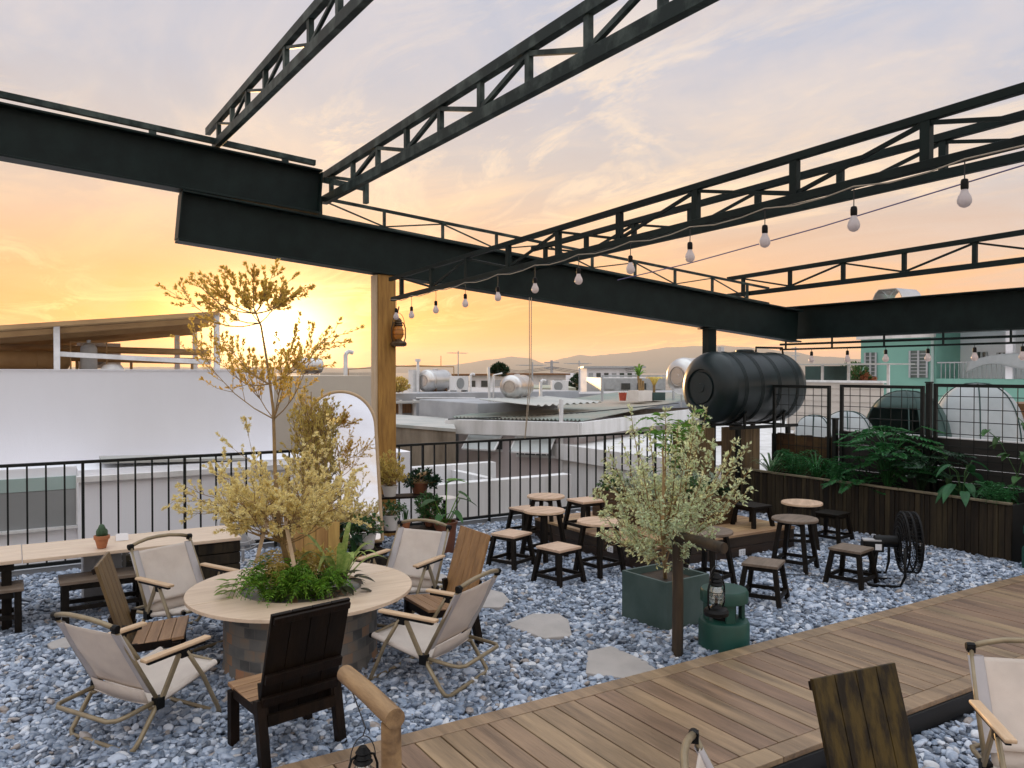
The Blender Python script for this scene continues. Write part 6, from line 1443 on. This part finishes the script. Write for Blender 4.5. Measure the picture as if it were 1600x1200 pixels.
# ------------------------------------------------------------------ rooftop clutter
def condenser(p, lab, s=1., rz=0.):
    t = thing('condenser_unit', lab, 'air conditioner', tuple(p), rz); MB().b2(-.4*s, -.15*s, .06*s, .4*s, .15*s, .6*s).build('case', whiter, t, bevel=.01)
    MB().lathe([(.21*s, 0), (.21*s, .02*s), (.02*s, .025*s)], (-.1*s, -.15*s, .33*s), n=20, M=Matrix.Rotation(R(90), 3, 'X')).build('fan_grille', greyp, t); MB().b2(-.36*s, -.14*s, 0, -.28*s, .14*s, .06*s).build('foot', rail_l, t); MB().b2(.28*s, -.14*s, 0, .36*s, .14*s, .06*s).build('foot', rail_l, t)
q = AY(720, 612, 20.6); condenser((q.x, 20.7, 1.17), 'white air conditioner outdoor unit right of the steel tank on the grey parapet', .75, R(20))
q = AY(868, 612, 21.8); condenser((q.x+.3, 22.0, AY(864, 616, 21).z), 'white air conditioner outdoor unit left of the blue grey rack', .7, R(-20))
q = AY(160, 580, 15); condenser((q.x, 15.6, 1.765), 'white air conditioner outdoor unit under the rusty canopy', .8, R(10))
def drying(p, w, lab):
    t = thing('roof_vent_pipe', lab, 'pipe', tuple(p)); MB().tube([(0, 0, 0), (0, 0, w)], .04, 8).build('riser', whitep, t); MB().tube([(0, 0, w), (.06, 0, w+.05), (.14, 0, w+.03)], .04, 8).build('elbow', whitep, t)
for px, py, yy, w, lab in ((845, 628, 17, .5, 'short bent white vent pipe on the low block roof'), (735, 613, 21, .5, 'short bent white vent pipe on the grey parapet roof'), (540, 588, 14, .4, 'short bent white vent pipe on the tan roof')):
    q = AY(px, py, yy); drying(q, w, lab)
t = thing('roof_pipe_run', 'thin white water pipe lying along the grey parapet front', 'pipe', (10, 19.95, .95)); MB().tube([AY(650, 622, 19.95), AY(742, 622, 19.95), AY(743, 648, 19.95)], .025, 6).build('pipe', whitep, t, w=True)
t = thing('power_pole', 'distant concrete power pole with cross arms above the far sheds', 'power pole', tuple(AD(862, 600, 75))); b = AD(862, 600, 75); MB().tube([(0, 0, -9), (0, 0, 2.2)], .13, 6).build('pole', greyconc, t)
for z_ in (1.5, 2.0): MB().bar((-.8, 0, z_), (.8, 0, z_), .1, .1).build('cross_arm', greyconc, t)
t = thing('power_line', 'far sagging power lines over the roofs', 'cable', tuple(AD(862, 580, 75)))
for k in range(3):
    a_, b_ = AD(770, 574+k*2, 90), AD(862, 573+k*2, 75); c_ = AD(1000, 573+k*3, 60); MB().tube([a_, a_.lerp(b_, .5)-Vector((0, 0, .4)), b_, b_.lerp(c_, .5)-Vector((0, 0, .5)), c_], .02, 4).build('line', wirew, t, w=True)
# dark gutter lines, stains and windows on the near white walls
t2 = [o for o in C.objects if o.name == 'building' and 'plain white' in o['label']][0]
part(t2, 'drain_pipe', whitep, 2.2, 11.93, GZ, 2.27, 11.984, 1.70) if False else None
t = thing('house', 'white wall with a bathroom vent seen through the right half of the railing', 'house', (0, 0, 0)) if False else None
def antenna(p, h, lab):
    t = thing('tv_antenna', lab, 'antenna', tuple(p)); MB().tube([(0, 0, 0), (0, 0, h)], .022, 5).build('mast', rail_l, t); MB().bar((-.45, 0, h-.1), (.45, .1, h-.1), .02, .02).build('boom', rail_l, t)
    for k in range(6): MB().bar((-.4+k*.16, -.3+.03*k, h-.09), (-.4+k*.16, .3-.03*k, h-.09), .012, .012).build('element', rail_l, t)
for px, py, yy, h, lab in ((832, 613, 24, .9, 'thin television antenna standing right of the smaller steel tank'), (716, 600, 34, 1.4, 'thin television antenna above the far white shed'), (905, 612, 26, 1.0, 'thin television antenna left of the far office building')):
    q = AD(px, py, yy); antenna(q, h, lab)
t = thing('overhead_wires', 'loose dark wires slung low across the corrugated roof', 'cable', tuple(AZ(800, 650, .9)))
MB().tube([AZ(700, 655, .8), AD(800, 655, 17)+Vector((0, 0, .05)), AD(905, 645, 17.5), AD(1060, 630, 19)], .012, 4).build('line', wirew, t, w=True)

# ------------------------------------------------------------------ air
hz = bpy.data.materials.new('haze_air'); hz.use_nodes = True; nt = hz.node_tree; nt.nodes.clear(); g = NG(nt)
pv = g.n('ShaderNodeVolumePrincipled', ins={'Color': (.96, .86, .78, 1), 'Density': 8e-5, 'Anisotropy': .35})
g.n('ShaderNodeOutputMaterial', ins={1: pv.outputs[0]})
m = MB(); m.b2(-9500, -4500, -10.5, 14500, 14500, 380); o = m.build('haze', hz); o['kind'] = 'stuff'
